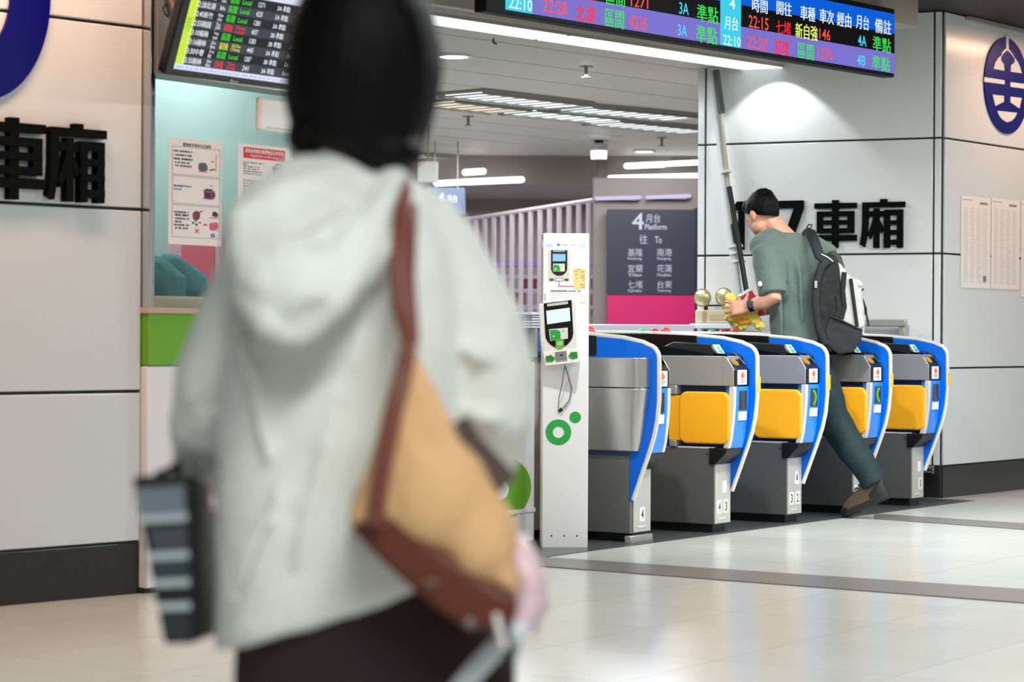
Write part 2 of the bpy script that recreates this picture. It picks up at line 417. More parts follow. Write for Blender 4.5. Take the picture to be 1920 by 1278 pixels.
def make_gate(label, mirror=False, left_no=None, right_no=None, ring=None, sticker=True, scrap=False, group='ticket gates in the row'):
    """local x across the gate, y into the lane, z up; shield on the +x side (or -x when mirror)"""
    g = thing('ticket_gate', label, 'ticket gate', None, group)
    W = .167; sx = -1 if mirror else 1
    X = (lambda x: W - x) if mirror else (lambda x: x)
    def bx(b, x0, x1, *r):
        a, c = sorted((X(x0), X(x1))); return b.box(a, c, *r)
    def txs(x0, x1): return tuple(sorted((X(x0), X(x1))))
    bx(B(), .0, W, 0, 1.6, .045, .437).done('lower_cabinet', M_steeld, g, bev=.006)
    bx(B(), .003, W - .002, -.0013, .004, .05, .43).done('front_plate', mat('brushed_steel_lit_front', (206, 204, 198), .4, metal=.35, bump=.04, bscale=60, stretch=(1, 1, 30)), g)  # paler copy of the cabinet steel; brightness of the lit front painted in
    bx(B(), .015, W - .015, .02, 1.57, 0, .047).done('plinth', M_black, g, bev=.004)
    bx(B(), .045, W, -.05, 1.55, .435, .76).done('inner_core', M_dblue, g)
    bx(B(), -.003, .05, .005, .215, .431, .440).done('cabinet_ledge', M_rim, g, bev=.002)
    # yellow flap with its hinge
    prof = []
    for cy, cz, a0 in ((-.045, .677, 90), (-.045, .50, 180), (.17, .50, 270), (.17, .677, 360)):
        pass
    y0, y1, z0, z1, r = -.085, .205, .457, .722, .045
    for cy, cz, a0 in ((y1 - r, z1 - r, 0), (y0 + r, z1 - r, 90), (y0 + r, z0 + r, 180), (y1 - r, z0 + r, 270)):
        for k in range(7): prof.append((cy + r * math.cos(R(a0 + 15 * k)), cz + r * math.sin(R(a0 + 15 * k))))
    if mirror: prof = prof[::-1]
    fl = B().prism(prof, 'x', X(-.014), X(.026)).done('flap', M_yellow, g, bev=.009, seg=3)
    bx(B(), -.004, .02, .2, .27, .47, .70).done('flap_tab', M_yellow, g, bev=.004)
    bx(B(), -.012, .05, .222, .262, .705, .752).done('hinge', M_steel, g, bev=.004)
    bx(B(), -.012, .05, .222, .262, .437, .47).done('hinge', M_steel, g, bev=.004)
    # upper stainless body
    sb = [(-.056, .753), (-.056, .905), (1.55, .905), (1.55, .753)]
    a, c = sorted((X(0), X(.15)))
    B().prism(sb, 'x', a, c).done('upper_body', M_steel, g, bev=.004)
    a, c = sorted((X(-.001), X(.007)))
    B().prism([(-.104, .753), (-.104, .842), (-.066, .897), (-.05, .9045), (-.04, .9045), (-.04, .753)], 'x', a, c).done('side_plate', M_steel, g, bev=.002)
    # black front head with sloping top
    hd = [(-.1085, .752), (-.1085, .836), (-.098, .846), (-.03, .912), (.03, .925), (.03, .906), (-.054, .906), (-.058, .80), (-.058, .752)]
    a, c = sorted((X(.008), X(W - .002)))
    B().prism(hd, 'x', a, c).done('reader_head', M_headb, g, bev=.006)
    # yellow touch mark lying on the slope
    p = X(.075)
    B().ell((p, -.068, .874), (.034, .026, .006), Matrix.Rotation(R(40), 3, 'X')).done('touch_light', mat('touch_yellow', (250, 190, 30), .3, emit=.7), g, smooth=180)
    B().tube([(X(.14), -.095, .862), (X(.145), -.05, .905), (X(.145), -.02, .925)], .005).done('ticket_lip', M_chrome, g, smooth=60)
    a, c = txs(.035, .13)
    B().box(a, c, -.1115, -.1085, .76, .834).done('card_sign', M_sign, g)
    s = B(); m = (a + c) / 2
    s.prism([(m - .022, .808), (m - .010, .817), (m, .83), (m + .010, .817), (m + .022, .808), (m + .012, .796), (m, .79), (m - .012, .796)], 'y', -.1135, -.1116)
    s.done('sign_mark', M_orange, g)
    t = T(); t.rect(m - .03, m + .03, .78, .785, -.1122); t.rect(m - .022, m + .022, .77, .774, -.1122); t.done('sign_lettering', M_inkg, g)
    # light blue front panel with screen and label, curved with a silver edge
    pf = [(-.108, .75), (-.106, .66), (-.099, .57), (-.088, .485), (-.075, .435), (-.045, .435), (-.048, .75)]
    a, c = sorted((X(.024), X(W - .006)))
    B().prism(pf, 'x', a, c).done('front_panel', M_lblue, g, bev=.002)
    a, c = sorted((X(-.002), X(.024)))
    B().prism([(y - .003, z) for y, z in pf[:5]] + [(y + .028, z) for y, z in pf[:5]][::-1], 'x', a, c).done('silver_edge', M_rim, g, bev=.003)
    a, c = txs(.06, .135)
    B().box(a, c, -.1105, -.104, .632, .728).done('screen', M_screen, g)
    if ring:
        rb = B(); cx = X(.062 if ring == 'in' else .132) ; cz = .68
        sgn = 1 if ring == 'in' else -1
        if mirror: sgn = -sgn
        ang = [R(-68 + 8.5 * k) for k in range(17)]
        outer = [(cx + sgn * .052 * math.cos(t_) * 1.15, cz + .046 * math.sin(t_)) for t_ in ang]; inner = [(cx + sgn * .036 * math.cos(t_) * 1.15, cz + .034 * math.sin(t_)) for t_ in ang]
        if ring == 'in': outer = [(min(c - .002, p_[0]), p_[1]) for p_ in outer]
        rb.prism(outer + inner[::-1], 'y', -.1125, -.1108).done('screen_arc', M_gneon, g)
    B().hexa([(a, -.1072, .578), (c, -.1072, .578), (c, -.10, .578), (a, -.10, .578)], [(a, -.110, .622), (c, -.110, .622), (c, -.10, .622), (a, -.10, .622)]).done('front_label', M_sign, g)
    # black chin
    ch = [(-.078, .436), (-.066, .405), (-.01, .352), (.03, .352), (.03, .436)]
    a, c = sorted((X(-.012), X(W - .01)))
    B().prism(ch, 'x', a, c).done('chin', M_black, g, bev=.005)
    # black top console and the raised ticket slot with its sticker
    tc_ = [(.03, .905), (.03, .93), (.12, .945), (.12, .905)]
    a, c = sorted((X(.012), X(W - .003)))
    B().prism([(.03, .904), (.03, .912), (.16, .93), (.30, .95), (.9, .95), (1.5, .93), (1.5, .904)], 'x', a, c).done('top_console', M_blackg, g, bev=.006)
    a, c = sorted((X(.02), X(.11)))
    B().prism([(.0, .906), (.0, .915), (.035, .962), (.26, .975), (.32, .95), (.32, .906)], 'x', a, c).done('ticket_slot', mat('slot_charcoal', (34, 36, 38), .3), g, bev=.007)
    z = Vector((0, .045, .047)).normalized(); 
    aa, cc = txs(.03, .098)
    B().hexa([(aa, .0, .914), (cc, .0, .914), (cc, .035, .960), (aa, .035, .960)], [(aa, -.003, .916), (cc, -.003, .916), (cc, .0325, .9625), (aa, .0325, .9625)]).done('slot_sticker', M_sign, g)
    ar = B(); mx = (aa + cc) / 2
    def on(t_, x): return (x, -.003 + .0355 * t_ - .0008, .916 + .0465 * t_ + .0008)
    ar.hexa([on(.52, mx - .02), on(.52, mx + .02), on(.92, mx)], [tuple(Vector(on(t_, x)) + Vector((0, -.0012, .0012))) for t_, x in ((.52, mx - .02), (.52, mx + .02), (.92, mx))])
    ar.hexa([on(.1, mx - .02), on(.1, mx + .02), on(.42, mx + .02), on(.42, mx - .02)], [tuple(Vector(on(t_, x)) + Vector((0, -.0012, .0012))) for t_, x in ((.1, mx - .02), (.1, mx + .02), (.42, mx + .02), (.42, mx - .02))])
    ar.done('sticker_mark', M_sgreen, g)
    # blue shield and its bright rim, black rear hood
    a, c = sorted((X(W), X(W + .02)))
    sh = B().prism(shield_profile(), 'x', a, c).done('shield', M_blue, g)
    B().prism([(.20, .905), (.20, 1.008), (.5, 1.018), (1.55, 1.018), (1.55, .60), (.565, .60), (.565, .905)], 'x', sorted((X(W - .004), X(W + .0215)))[0], sorted((X(W - .004), X(W + .0215)))[1]).done('rear_hood', M_blackg, g, bev=.004)
    B().tube(rim_path(X(W + .01)), .0125, seg=8).done('shield_rim', M_rim, g, smooth=60)
    if not mirror: B().box(X(W + .01) - .0122, X(W + .01) + .0122, -.1605, -.1585, .72, .80).done('rim_sticker', M_ystick, g)
    # coloured domes along the top
    for k, (nm, cl) in enumerate((('dome_green', (60, 190, 110)), ('dome_crimson', (190, 40, 80)), ('dome_red', (245, 70, 60)))):
        yk = .955 - .074 * k; db = B().tube([(X(W / 2), yk, .94), (X(W / 2), yk, 1.018), (X(W / 2), yk, 1.034), (X(W / 2), yk, 1.043 + .006 * (k == 2)), (X(W / 2), yk, 1.048 + .008 * (k == 2))], [.03, .03, .028, .02, .004], 16)
        db.done('signal_dome', mat(nm, cl, .4), g, smooth=60)
    # foot stickers on the narrow front
    B().box(.045, .115, -.0035, .002, .068, .078).done('foot_plate', M_rim, g, bev=.001)
    nums = [(n, x) for n, x in ((left_no, .048 if right_no else .085), (right_no, .118)) if n]
    for n, x in nums:
        st = B().box(x - .024, x + .024, -.0022, .001, .10, .168).done('number_sticker', M_sign, g)
        w_n = .006 if n == '1' else .012; T().put(n, x - w_n, x + w_n, .11, .158, -.003, bold=.02).done('number_lettering', mat('number_ink', (70, 84, 86), .6), st)
    if sticker: B().box(.082, .122, -.0022, .001, .205, .265).done('blank_sticker', M_sign, g, bev=.0008)
    if scrap:
        T().quad([(.082, .212), (.135, .205), (.12, .275), (.09, .282)], -.0025).done('torn_sticker', M_sign, g)
        T().quad([(.10, .23), (.118, .228), (.112, .262), (.103, .265)], -.0032).done('sticker_print', M_ink, g)
    # small screw under the flap
    B().cyl((X(-.003), .045, .405), (X(.002), .045, .405), .006, seg=10).done('screw', M_ink, g)
    if mirror:
        # bulging stainless housing on the outside of the end gate
        for nm, z0, z1, o0, o1, yf0, yf1 in (('outer_housing_upper', .755, .90, .06, .10, -.10, -.10), ('outer_housing', .445, .752, .10, .035, -.10, -.062)):
            xo = X(W + .02)
            def rg(z, off, yf):
                r = min(.05, off * .9)
                return [(xo + .002, yf, z), (xo - off + r, yf, z), (xo - off + r * .35, yf + r * .3, z), (xo - off, yf + r, z), (xo - off, 1.5, z), (xo + .002, 1.5, z)]
            n = 7; rings = []
            for i in range(n):
                t_ = i / (n - 1); z_ = z0 + (z1 - z0) * t_
                if nm == 'outer_housing': off = .030 + .052 * math.sin(math.pi / 2 * t_); yf = -.045 - .055 * t_ ** .7
                else: off = .085; yf = -.10
                rings.append(rg(z_, off, yf))
            B().loft(rings).done(nm, mat('brushed_steel_outer', (196, 194, 190), .3, metal=.9, bump=.05, bscale=60, stretch=(1, 1, 30)), g, bev=.004, smooth=50)
        B().box(X(W + .02) - .0, X(W), .005, 1.55, .045, .45).done('outer_side', M_steeld, g, bev=.003)
        B().box(X(W + .02) - .03, X(.0) + .0, -.015, .02, .0, .035).done('base_shoe', M_steel, g, bev=.004)
    return g
def place(o, loc):
    o.matrix_world = at(loc, GA); return o
G4 = FL(1187, 1017); 
c43, c1 = FL(1369, 996), FL(1731, 946.5)
e1v = Vector((math.cos(GA), math.sin(GA), 0)); e2v = Vector((-math.sin(GA), math.cos(GA), 0))
c32 = c43 + (c1 - c43) / 3; c21 = c43 + (c1 - c43) * 2 / 3
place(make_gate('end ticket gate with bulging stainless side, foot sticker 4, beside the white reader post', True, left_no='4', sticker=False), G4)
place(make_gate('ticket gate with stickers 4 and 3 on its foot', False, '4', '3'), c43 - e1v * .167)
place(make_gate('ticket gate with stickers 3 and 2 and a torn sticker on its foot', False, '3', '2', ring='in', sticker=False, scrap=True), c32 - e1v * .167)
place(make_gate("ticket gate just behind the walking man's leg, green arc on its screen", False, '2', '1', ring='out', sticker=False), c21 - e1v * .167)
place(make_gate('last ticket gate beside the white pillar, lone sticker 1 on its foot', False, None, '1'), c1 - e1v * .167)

# ================================================================ card reader post
PO = FL(1059.5, 1027); PF = Fr(PO, R(4))
post = thing('card_reader_post', 'tall white post with a tilted green and black card reader beside the end gate', 'card reader', PF.M)
pw = PF.uv(1103, 800)[0]; pl = PF.uv(1017, 800)[0]; ph = PF.uv(1060, 437)[1]
B().box(pl, pw, 0, .12, 0, ph).done('column', M_white, post, bev=.004)
def pb(uc, vc, w, h): return PF.box(uc, vc, w, h, -.002)
# printed sheet on the upper column
sh = B().box(*(lambda b: (b[0], b[1], -.003, .001, b[2], b[3]))(PF.box(1061, 507, 74, 116))).done('instruction_sheet', mat('sheet_white', (243, 243, 247), .5), post)
def at_crop(cx, cy): return 1010 + cx * 100 / 913, 430 + cy * 140 / 1278
def crect(x0, y0, x1, y1, y=-.004):
    u0, v0 = at_crop(x0, y0); u1, v1 = at_crop(x1, y1); a = PF.uv(u0, v0, y); b = PF.uv(u1, v1, y); return a[0], b[0], b[1], a[1]
def bx2(name, m, r, y0, y1, bev=.0): return B().box(r[0], r[1], y0, y1, r[2], r[3]).done(name, m, sh, bev=bev)
bx2('printed_device', mat('print_beige', (214, 210, 196), .6), crect(160, 350, 535, 890), -.0042, -.003)
def dev_shape(x0, x1, ztop, zbot, n=12):
    w = (x1 - x0) / 2; cx = (x0 + x1) / 2; zc = zbot + w * .95
    return [(x0, ztop), (x1, ztop)] + [(cx + w * math.cos(R(-180 * k / n)), zc + w * .95 * math.sin(R(-180 * k / n))) for k in range(n + 1)]
r = crect(212, 352, 488, 795); B().prism(dev_shape(r[0], r[1], r[3], r[2]), 'y', -.005, -.004).done('printed_reader', M_black, sh)
r = crect(245, 358, 450, 385); bx2('printed_slot', mat('print_grey', (160, 160, 160), .6), r, -.0056, -.005)
bx2('printed_screen', mat('print_sky', (135, 190, 240), .6), crect(240, 418, 458, 545), -.0056, -.005)
bx2('printed_card', mat('print_cream', (228, 226, 205), .6), crect(245, 585, 445, 718), -.0056, -.005)
def quarter(fr_rect, k=.62):
    x0, x1, z0, z1 = fr_rect; w = (x1 - x0) * k; h = (z1 - z0)
    return [(x0, z0), (x0 + w, z0)] + [(x0 + w * .45 + w * .55 * math.cos(R(a)), z0 + h * .45 + h * .55 * math.sin(R(a))) for a in range(0, 91, 15)] + [(x0, z1)]
r = crect(250, 600, 440, 712); B().prism(quarter(r), 'y', -.0062, -.0056).done('printed_mark', M_green, sh)
cxx = r[0] + (r[1] - r[0]) * .2; B().disc(cxx, r[2] + (r[3] - r[2]) * .3, .004, .004, -.0068, -.0062, 16).done('printed_spot', M_sign, sh)
B().ringplate(r[0] + (r[1] - r[0]) * .75, r[2] + (r[3] - r[2]) * .72, .0032, .0018, -.0066, -.0057, 16).done('printed_ring', M_green, sh)
r = crect(285, 830, 405, 885); bx2('printed_reader_window', M_ink, r, -.005, -.0042); r = crect(292, 838, 398, 878); bx2('printed_window_inner', M_sign, r, -.0055, -.005)
for x0, x1 in ((185, 270), (425, 510)):
    r = crect(x0, 838, x1, 882); zc = (r[2] + r[3]) / 2
    if x0 < 300: pts = [(r[0], r[2]), (r[0] + (r[1] - r[0]) * .6, r[2]), (r[1], zc), (r[0] + (r[1] - r[0]) * .6, r[3]), (r[0], r[3])]
    else: pts = [(r[1], r[2]), (r[1], r[3]), (r[0] + (r[1] - r[0]) * .4, r[3]), (r[0], zc), (r[0] + (r[1] - r[0]) * .4, r[2])]
    B().prism(pts, 'y', -.005, -.0042).done('printed_arrow', mat('print_dark_green', (50, 95, 45), .6), sh)
t = B(); r = crect(340, 890, 355, 975); t.box(r[0], r[1], -.0046, -.0042, r[2], r[3]); r = crect(340, 962, 590, 978); t.box(r[0], r[1], -.0046, -.0042, r[2], r[3]); t.done('printed_line', mat('print_rose', (205, 70, 95), .6), sh)
bx2('printed_ticket', mat('print_ticket', (232, 208, 140), .6), crect(592, 668, 800, 1015), -.005, -.004)
t = T()
for k, (x0, x1, y_) in enumerate(((650, 720, 690), (610, 660, 720), (720, 785, 725), (625, 670, 770), (725, 785, 785), (630, 665, 835), (715, 785, 825), (750, 785, 865), (700, 790, 945), (720, 790, 985))):
    r = crect(x0, y_ - 7, x1, y_ + 7, -.0054); t.rect(*r, -.0054)
t.done('ticket_lettering', mat('print_olive', (150, 140, 90), .7), sh)
t = T()
for x0, x1, y_, h in ((205, 490, 1052, 16), (505, 640, 1052, 12), (660, 720, 1052, 12)): t.rect(*crect(x0, y_ - h, x1, y_ + h), -.0042)
t.done('notice_lettering', M_inkg, sh)
t = T()
for x0, x1, y_ in ((200, 720, 1095), (200, 780, 1130), (200, 520, 1162), (680, 810, 1243)): t.rect(*crect(x0, y_ - 7, x1, y_ + 7), -.0042)
t.done('notice_small_print', M_inkp, sh)
t = T(); t.put('卡友', *crect(395, 245, 490, 285), y=-.0042); t.put('Notice', *crect(540, 252, 640, 280), y=-.0042); t.done('sheet_heading', M_inkg, sh)
u_, v_ = at_crop(338, 262); x_, z_ = PF.uv(u_, v_); B().disc(x_, z_, .0068, .0068, -.0045, -.003, 20).done('printed_badge', mat('print_blue', (70, 120, 200), .6), sh)
t = T(); t.rect(*crect(135, 240, 250, 295), -.0042); t.rect(*crect(705, 238, 815, 295), -.0042); t.done('printed_banner', mat('print_pale_blue', (190, 215, 242), .6), sh)
t = T(); t.rect(*crect(105, 1090, 116, 1215), -.0042); t.done('printed_tab', M_sgreen, sh)
B().box(pl - .004, pl + .004, .02, .07, PF.uv(1017, 464)[1], PF.uv(1017, 450)[1]).done('side_clip', M_whitep, post, bev=.002)

# the reader, a wedge housing turned and tilted off the column
def rc(cx, cy): return 1000 + cx * 110 / 1004, 560 + cy * 140 / 1278      # zoomed-crop pixel -> photo pixel
RD = Matrix.Translation(PF.M @ Vector(((pl + pw) / 2 - .03, -.065, 0))) @ Matrix.Rotation(R(-9), 4, 'Z')
RC = Fr(None, M=RD)
def RP(cx, cy, y=0.0):
    x, z = RC.uv(*rc(cx, cy), y); return (x, z)
rel = PF.M.inverted() @ RD
def rdone(b, name, m, bev=.0, par=None, smooth=0):
    o = b.done(name, m, None, bev=bev, smooth=smooth)
    o.parent = par or post
    if not par: o.matrix_local = rel
    return o
# outline of the housing, top face flat, lower lip thrown forward
hz = [RP(82, 90), RP(690, 5), RP(760, 30), RP(772, 700), RP(775, 880), RP(770, 1080), RP(210, 1140), RP(165, 1060), RP(140, 880), RP(112, 700)]
hb = B().prism(hz[::-1], 'y', 0, .075)
hous = rdone(hb, 'reader_housing', M_whitep, bev=.010)
lip = [RP(165, 905), RP(775, 840), RP(772, 1085), RP(208, 1142)]
rdone(B().hexa([(p[0], -.001, p[1]) for p in lip], [(lip[0][0], -.004, lip[0][1]), (lip[1][0], -.004, lip[1][1]), (lip[2][0] - .003, -.022, lip[2][1]), (lip[3][0] + .003, -.022, lip[3][1])]), 'reader_lip', M_whitep, bev=.004)
LM = lambda p, yo=0: None
fp = [RP(*q) for q in ((178, 78), (655, 18), (684, 590), (672, 660), (635, 725), (580, 785), (515, 825), (448, 842), (370, 830), (300, 788), (245, 730), (212, 665), (204, 590))]
face = rdone(B().prism(fp[::-1], 'y', -.003, .001), 'reader_face', M_blackg)
def rpoly(pts, y0, y1, name, m, bev=0): 
    o = B().prism([RP(*p) for p in pts][::-1], 'y', y0, y1).done(name, m, None, bev=bev); o.parent = face; return o
rpoly([(240, 88), (590, 42), (598, 75), (590, 88), (255, 130), (235, 118)], -.0046, -.003, 'reader_slot', mat('slot_grey', (205, 203, 203), .4))
rpoly([(222, 205), (622, 150), (636, 378), (240, 436)], -.0046, -.003, 'reader_screen', mat('reader_screen_lit', (232, 252, 252), .3, emit=1.0))
cardp = rpoly([(268, 522), (590, 492), (594, 680), (290, 722)], -.0046, -.003, 'card_picture', mat('print_cream2', (226, 224, 212), .5), bev=.001)
gq = [(285, 535), (390, 527)] + [(400 + 70 * math.cos(R(a)), 600 - 70 * math.sin(R(a))) for a in range(75, -1, -15)] + [(470, 690), (300, 715)]
rpoly(gq, -.0054, -.0047, 'card_mark', M_green)
x_, z_ = RP(352, 640); o = B().disc(x_, z_, .0048, .0048, -.006, -.0055, 20).done('card_spot', mat('card_silver', (205, 205, 210), .4), None); o.parent = face
x_, z_ = RP(515, 547); o = B().ringplate(x_, z_, .0042, .0024, -.0056, -.0047, 20).done('card_ring', M_green, None); o.parent = face
rpoly([(385, 712), (522, 700), (522, 790), (540, 795), (455, 868), (368, 812), (388, 805)], -.0056, -.003, 'down_arrow', mat('arrow_bright_green', (95, 190, 50), .5))
rpoly([(410, 735), (500, 728), (500, 790), (412, 798)], -.0062, -.0057, 'arrow_print', mat('arrow_pale', (170, 205, 150), .5))
def lpt(cx, cy, yo): x, z = RP(cx, cy, -.012); return (x, yo, z)
def lpoly(pts, name, m, y0=-.0235, y1=-.010):
    o = B().prism([RP(*p, -.02) for p in pts][::-1], 'y', y0, y1).done(name, m, None); o.parent = post; o.matrix_local = rel; return o
lpoly([(210, 978), (285, 970), (285, 950), (366, 1012), (312, 1085), (308, 1065), (222, 1075)], 'side_arrow', mat('arrow_green', (40, 140, 50), .5))
lpoly([(602, 972), (652, 900), (655, 912), (745, 903), (762, 1003), (685, 1012), (682, 1032)], 'side_arrow', mat('arrow_green', (40, 140, 50), .5))
w_ = lpoly([(372, 912), (565, 888), (582, 1035), (392, 1058)], 'scan_window', M_chrome, y0=-.026)
lpoly([(462, 945), (502, 940), (508, 975), (468, 982)], 'scan_lens', M_ink, y0=-.0275, y1=-.0255)
# loose cables below
def pp(u, v, y): x, z = PF.uv(u, v, y); return (x, y, z)
B().tube([pp(1059, 684, -.03), pp(1066, 705, -.02), pp(1072, 728, -.012), pp(1068, 750, -.012), pp(1056, 765, -.01)], .0042, 8).done('grey_cable', mat('cable_grey', (128, 138, 142), .5), post, smooth=60)
B().tube([pp(1059, 684, -.025), pp(1055, 715, -.014), pp(1048, 745, -.012), pp(1047, 766, -.012), pp(1052, 771, -.01)], .0018, 6).done('thin_cable', mat('cable_dark', (60, 72, 76), .5), post, smooth=60)
B().tube([pp(1067, 690, -.02), pp(1066, 715, -.014), pp(1055, 740, -.012), pp(1046, 762, -.012)], .0012, 6).done('thin_cable', mat('cable_pale', (180, 185, 188), .5), post, smooth=60)
B().cyl(pp(1054, 766, -.012), pp(1048, 771, -.006), .008, seg=12).done('cable_gland', M_ink, post)
x_, z_ = PF.uv(1047, 810); k_ = abs(PF.uv(1071, 810)[0] - x_)
B().ringplate(x_, z_, k_, k_ * .44, -.0015, .001).done('ring_logo', M_green, post)
x_, z_ = PF.uv(1078.5, 782); B().disc(x_, z_, k_ * .45, k_ * .45, -.0015, .001, 28).done('dot_logo', M_green, post)
for u_ in (1034, 1058, 1082):
    x_, z_ = PF.uv(u_, 1004); B().disc(x_, z_, .0042, .0042, -.001, .001, 14).done('screw_hole', M_ink, post)
# ================================================================ ticket office: counter, window, posters
BO = FL(275, 1113); BF = Fr(BO, R(56.5))
bend = BF.uv(1003, 800)[0]; zt = BF.uv(300, 577)[1]; zg = BF.uv(300, 685)[1]
gx = BF.uv(700, 500)[0]                       # where the glass stops, hidden behind the woman
ctr = thing('office_counter', 'long white ticket office counter with a green band along its top edge', 'counter', BF.M)
B().box(0, bend, 0, .34, .02, zg - .002).done('counter_front', mat('counter_white', (232, 230, 232), .4), ctr, bev=.006)
B().box(0, gx + .3, -.002, .34, zg, zt - .02).done('green_band', M_lime, ctr, bev=.004)
B().box(-.01, gx + .3, -.012, .37, zt - .022, zt).done('counter_top', mat('counter_top', (190, 170, 150), .3), ctr, bev=.003)
B().box(.0, bend - .004, .012, .32, 0, .02).done('counter_kick', M_ink, ctr)
b = BF.box(985, 955, 60, 4, 0); B().box(bend - .5, bend + .004, -.004, .01, b[2] - .01, b[3]).done('counter_ledge', M_whitep, ctr, bev=.002)
x_, z_ = BF.uv(937, 917); k_ = BF.uv(995, 917)[0] - x_
B().ringplate(x_, z_, (k_, .152), (k_ * .3, .05), -.003, .001).done('ring_logo', M_lime, ctr)
t = T(); r = BF.box(986, 784, 14, 26); t.put('卡', *r); t.put('悠', *BF.box(983, 742, 14, 26)); t.put('遊', *BF.box(984, 700, 14, 24)); t.done('counter_lettering', M_inkg, ctr)
# window wall
xL = BF.uv(288, 300)[0]; zw = BF.uv(300, 140)[1]
wf = struct(B().box(0.0, xL, -.01, .06, zt, 3.05).done('window_1_jamb', M_chrome, bev=.004, M=BF.M))
struct(B().box(xL, gx + .05, -.02, .12, zw, 3.05).done('window_1_lintel', mat('lintel_metal', (150, 146, 140), .35, metal=.6), M=BF.M))
struct(B().box(gx, gx + .05, -.02, .06, zt, zw).done('window_1_post', M_whitep, bev=.003, M=BF.M))
struct(B().box(xL, gx, .014, .022, zt, zw).done('window_1', M_glassp, M=BF.M))
# office interior
M_teal = mat('office_wall', (190, 216, 212), .6)
struct(B().box(-3.0, gx + 1.2, 1.9, 1.98, 0, 2.75).done('wall_office', M_teal, M=BF.M))
struct(B().box(-3.0, -2.92, .4, 1.9, 0, 2.75).done('wall_office_side', M_teal, M=BF.M))
struct(B().box(-3.0, gx + .1, .12, 1.98, 2.45, 2.5).done('ceiling_office', mat('office_ceiling', (226, 232, 230), .6), M=BF.M))
struct(B().box(gx + .1, gx + .16, .58, 1.9, 0, 2.75).done('wall_office_end', M_teal, M=BF.M))
def bt(uc, vc, w, h, y): return BF.box(uc, vc, w, h, y)
r = bt(513, 216, 50, 62, -.018); o = thing('wall_box', 'white rounded box mounted high on the office window', 'box', BF.M)
B().box(r[0], r[1] + .05, -.018, .012, r[2], r[3]).done('box_body', M_white, o, bev=.012, seg=3)
B().box(r[0] + .04, r[1] + .02, -.0195, -.017, r[2] + .012, r[2] + .017).done('box_slot', M_inkp, o)
# pink notice board deep in the office
OE = Fr(BO, R(-33.5)); ye = gx + .1
def oe(u0, v0, u1, v1): a = OE.uv(u0, v1, ye); b_ = OE.uv(u1, v0, ye); return a[0], b_[0], a[1], b_[1]
r = oe(322, 440, 420, 560)
pk = thing('notice_board', 'pink and red board on the inner end wall of the ticket office', 'notice board', OE.M)
B().box(r[0], r[1], ye - .03, ye - .001, r[2], r[3]).done('board_frame', mat('board_pink', (248, 186, 196), .6), pk, bev=.01)
B().box(r[0] + (r[1] - r[0]) * .28, r[1] - .03, ye - .036, ye - .03, r[2] + .03, r[3] - .02).done('board_sheet', mat('board_red', (255, 104, 126), .6), pk, bev=.002)

def poster(name, label, quad):
    (u0, v0), (u1, v1) = quad                      # top left and bottom right pixel
    x0, z1 = BF.uv(u0, v0, .0); x1, z0 = BF.uv(u1, v1, .0)
    o = thing(name, label, 'poster', BF.M)
    B().box(x0, x1, -.002, .0, z0, z1).done('paper_sheet', M_paper, o)
    return o, x0, x1, z0, z1
Y1 = -.0028
po, x0, x1, z0, z1 = poster('pet_stroller_notice', 'pale pink notice with three framed pictures of pet carriers, taped to the office window', ((316, 256), (414, 462)))
W_, H_ = x1 - x0, z1 - z0
fx = lambda t: x0 + W_ * t
fz = lambda t: z1 - H_ * t
T().put('寵物推車乘車方式說明', fx(.26), fx(.79), fz(.075), fz(.042), Y1, bold=.02).done('title_lettering', M_ink, po)
for za, zb in ((.078, .345), (.355, .617), (.627, .932)):
    t = T(); w = .008
    t.rect(fx(.06), fx(.97), fz(za + .004), fz(za), Y1); t.rect(fx(.06), fx(.97), fz(zb), fz(zb - .004), Y1); t.rect(fx(.06), fx(.06 + w), fz(zb), fz(za), Y1); t.rect(fx(.97 - w), fx(.97), fz(zb), fz(za), Y1)
    t.done('picture_frame_line', M_inkg, po)
def lines(o, rows, m, name='body_lettering'):
    t = T()
    for xa, xb, za, h in rows:
        x = xa
        while x < xb - .008:
            w = random.choice((.03, .045, .06)); w = min(w, xb - x)
            t.rect(fx(x), fx(x + w * .85), fz(za + h), fz(za), Y1); x += w + random.choice((0, .004, .02))
    t.done(name, m, o)
lines(po, ((.09, .44, .118, .014), (.12, .44, .155, .014), (.09, .45, .19, .016), (.11, .42, .225, .014), (.12, .45, .255, .014), (.09, .26, .444, .014), (.10, .37, .69, .014), (.12, .38, .715, .018), (.12, .38, .75, .014), (.12, .25, .78, .014), (.1, .38, .81, .014), (.12, .36, .84, .014)), M_ink)
lines(po, ((.22, .36, .117, .015), (.26, .45, .443, .015), (.09, .25, .475, .015), (.2, .33, .69, .015)), mat('print_blue_text', (110, 150, 190), .7), 'blue_lettering')
def blobp(o, pts, m, name, y=-.0034): T().quad([(fx(a), fz(b)) for a, b in pts], y).done(name, m, o)
M_pdark = mat('print_black_bag', (58, 58, 66), .7); M_ppurp = mat('print_purple_bag', (70, 44, 84), .7); M_ppink = mat('print_pink_bag', (216, 96, 130), .7); M_pgrey2 = mat('print_grey_bag', (92, 92, 98), .7)
blobp(po, [(.56, .275), (.56, .235), (.6, .215), (.69, .215), (.72, .24), (.73, .28), (.66, .297), (.58, .293)], M_pgrey2, 'picture_carrier')
red_t = []
class T1:
    def rect(s, *a): T().rect(*a).done('red_marking', M_red, po); return s
    def quad(s, *a): T().quad(*a).done('red_marking', M_red, po); return s
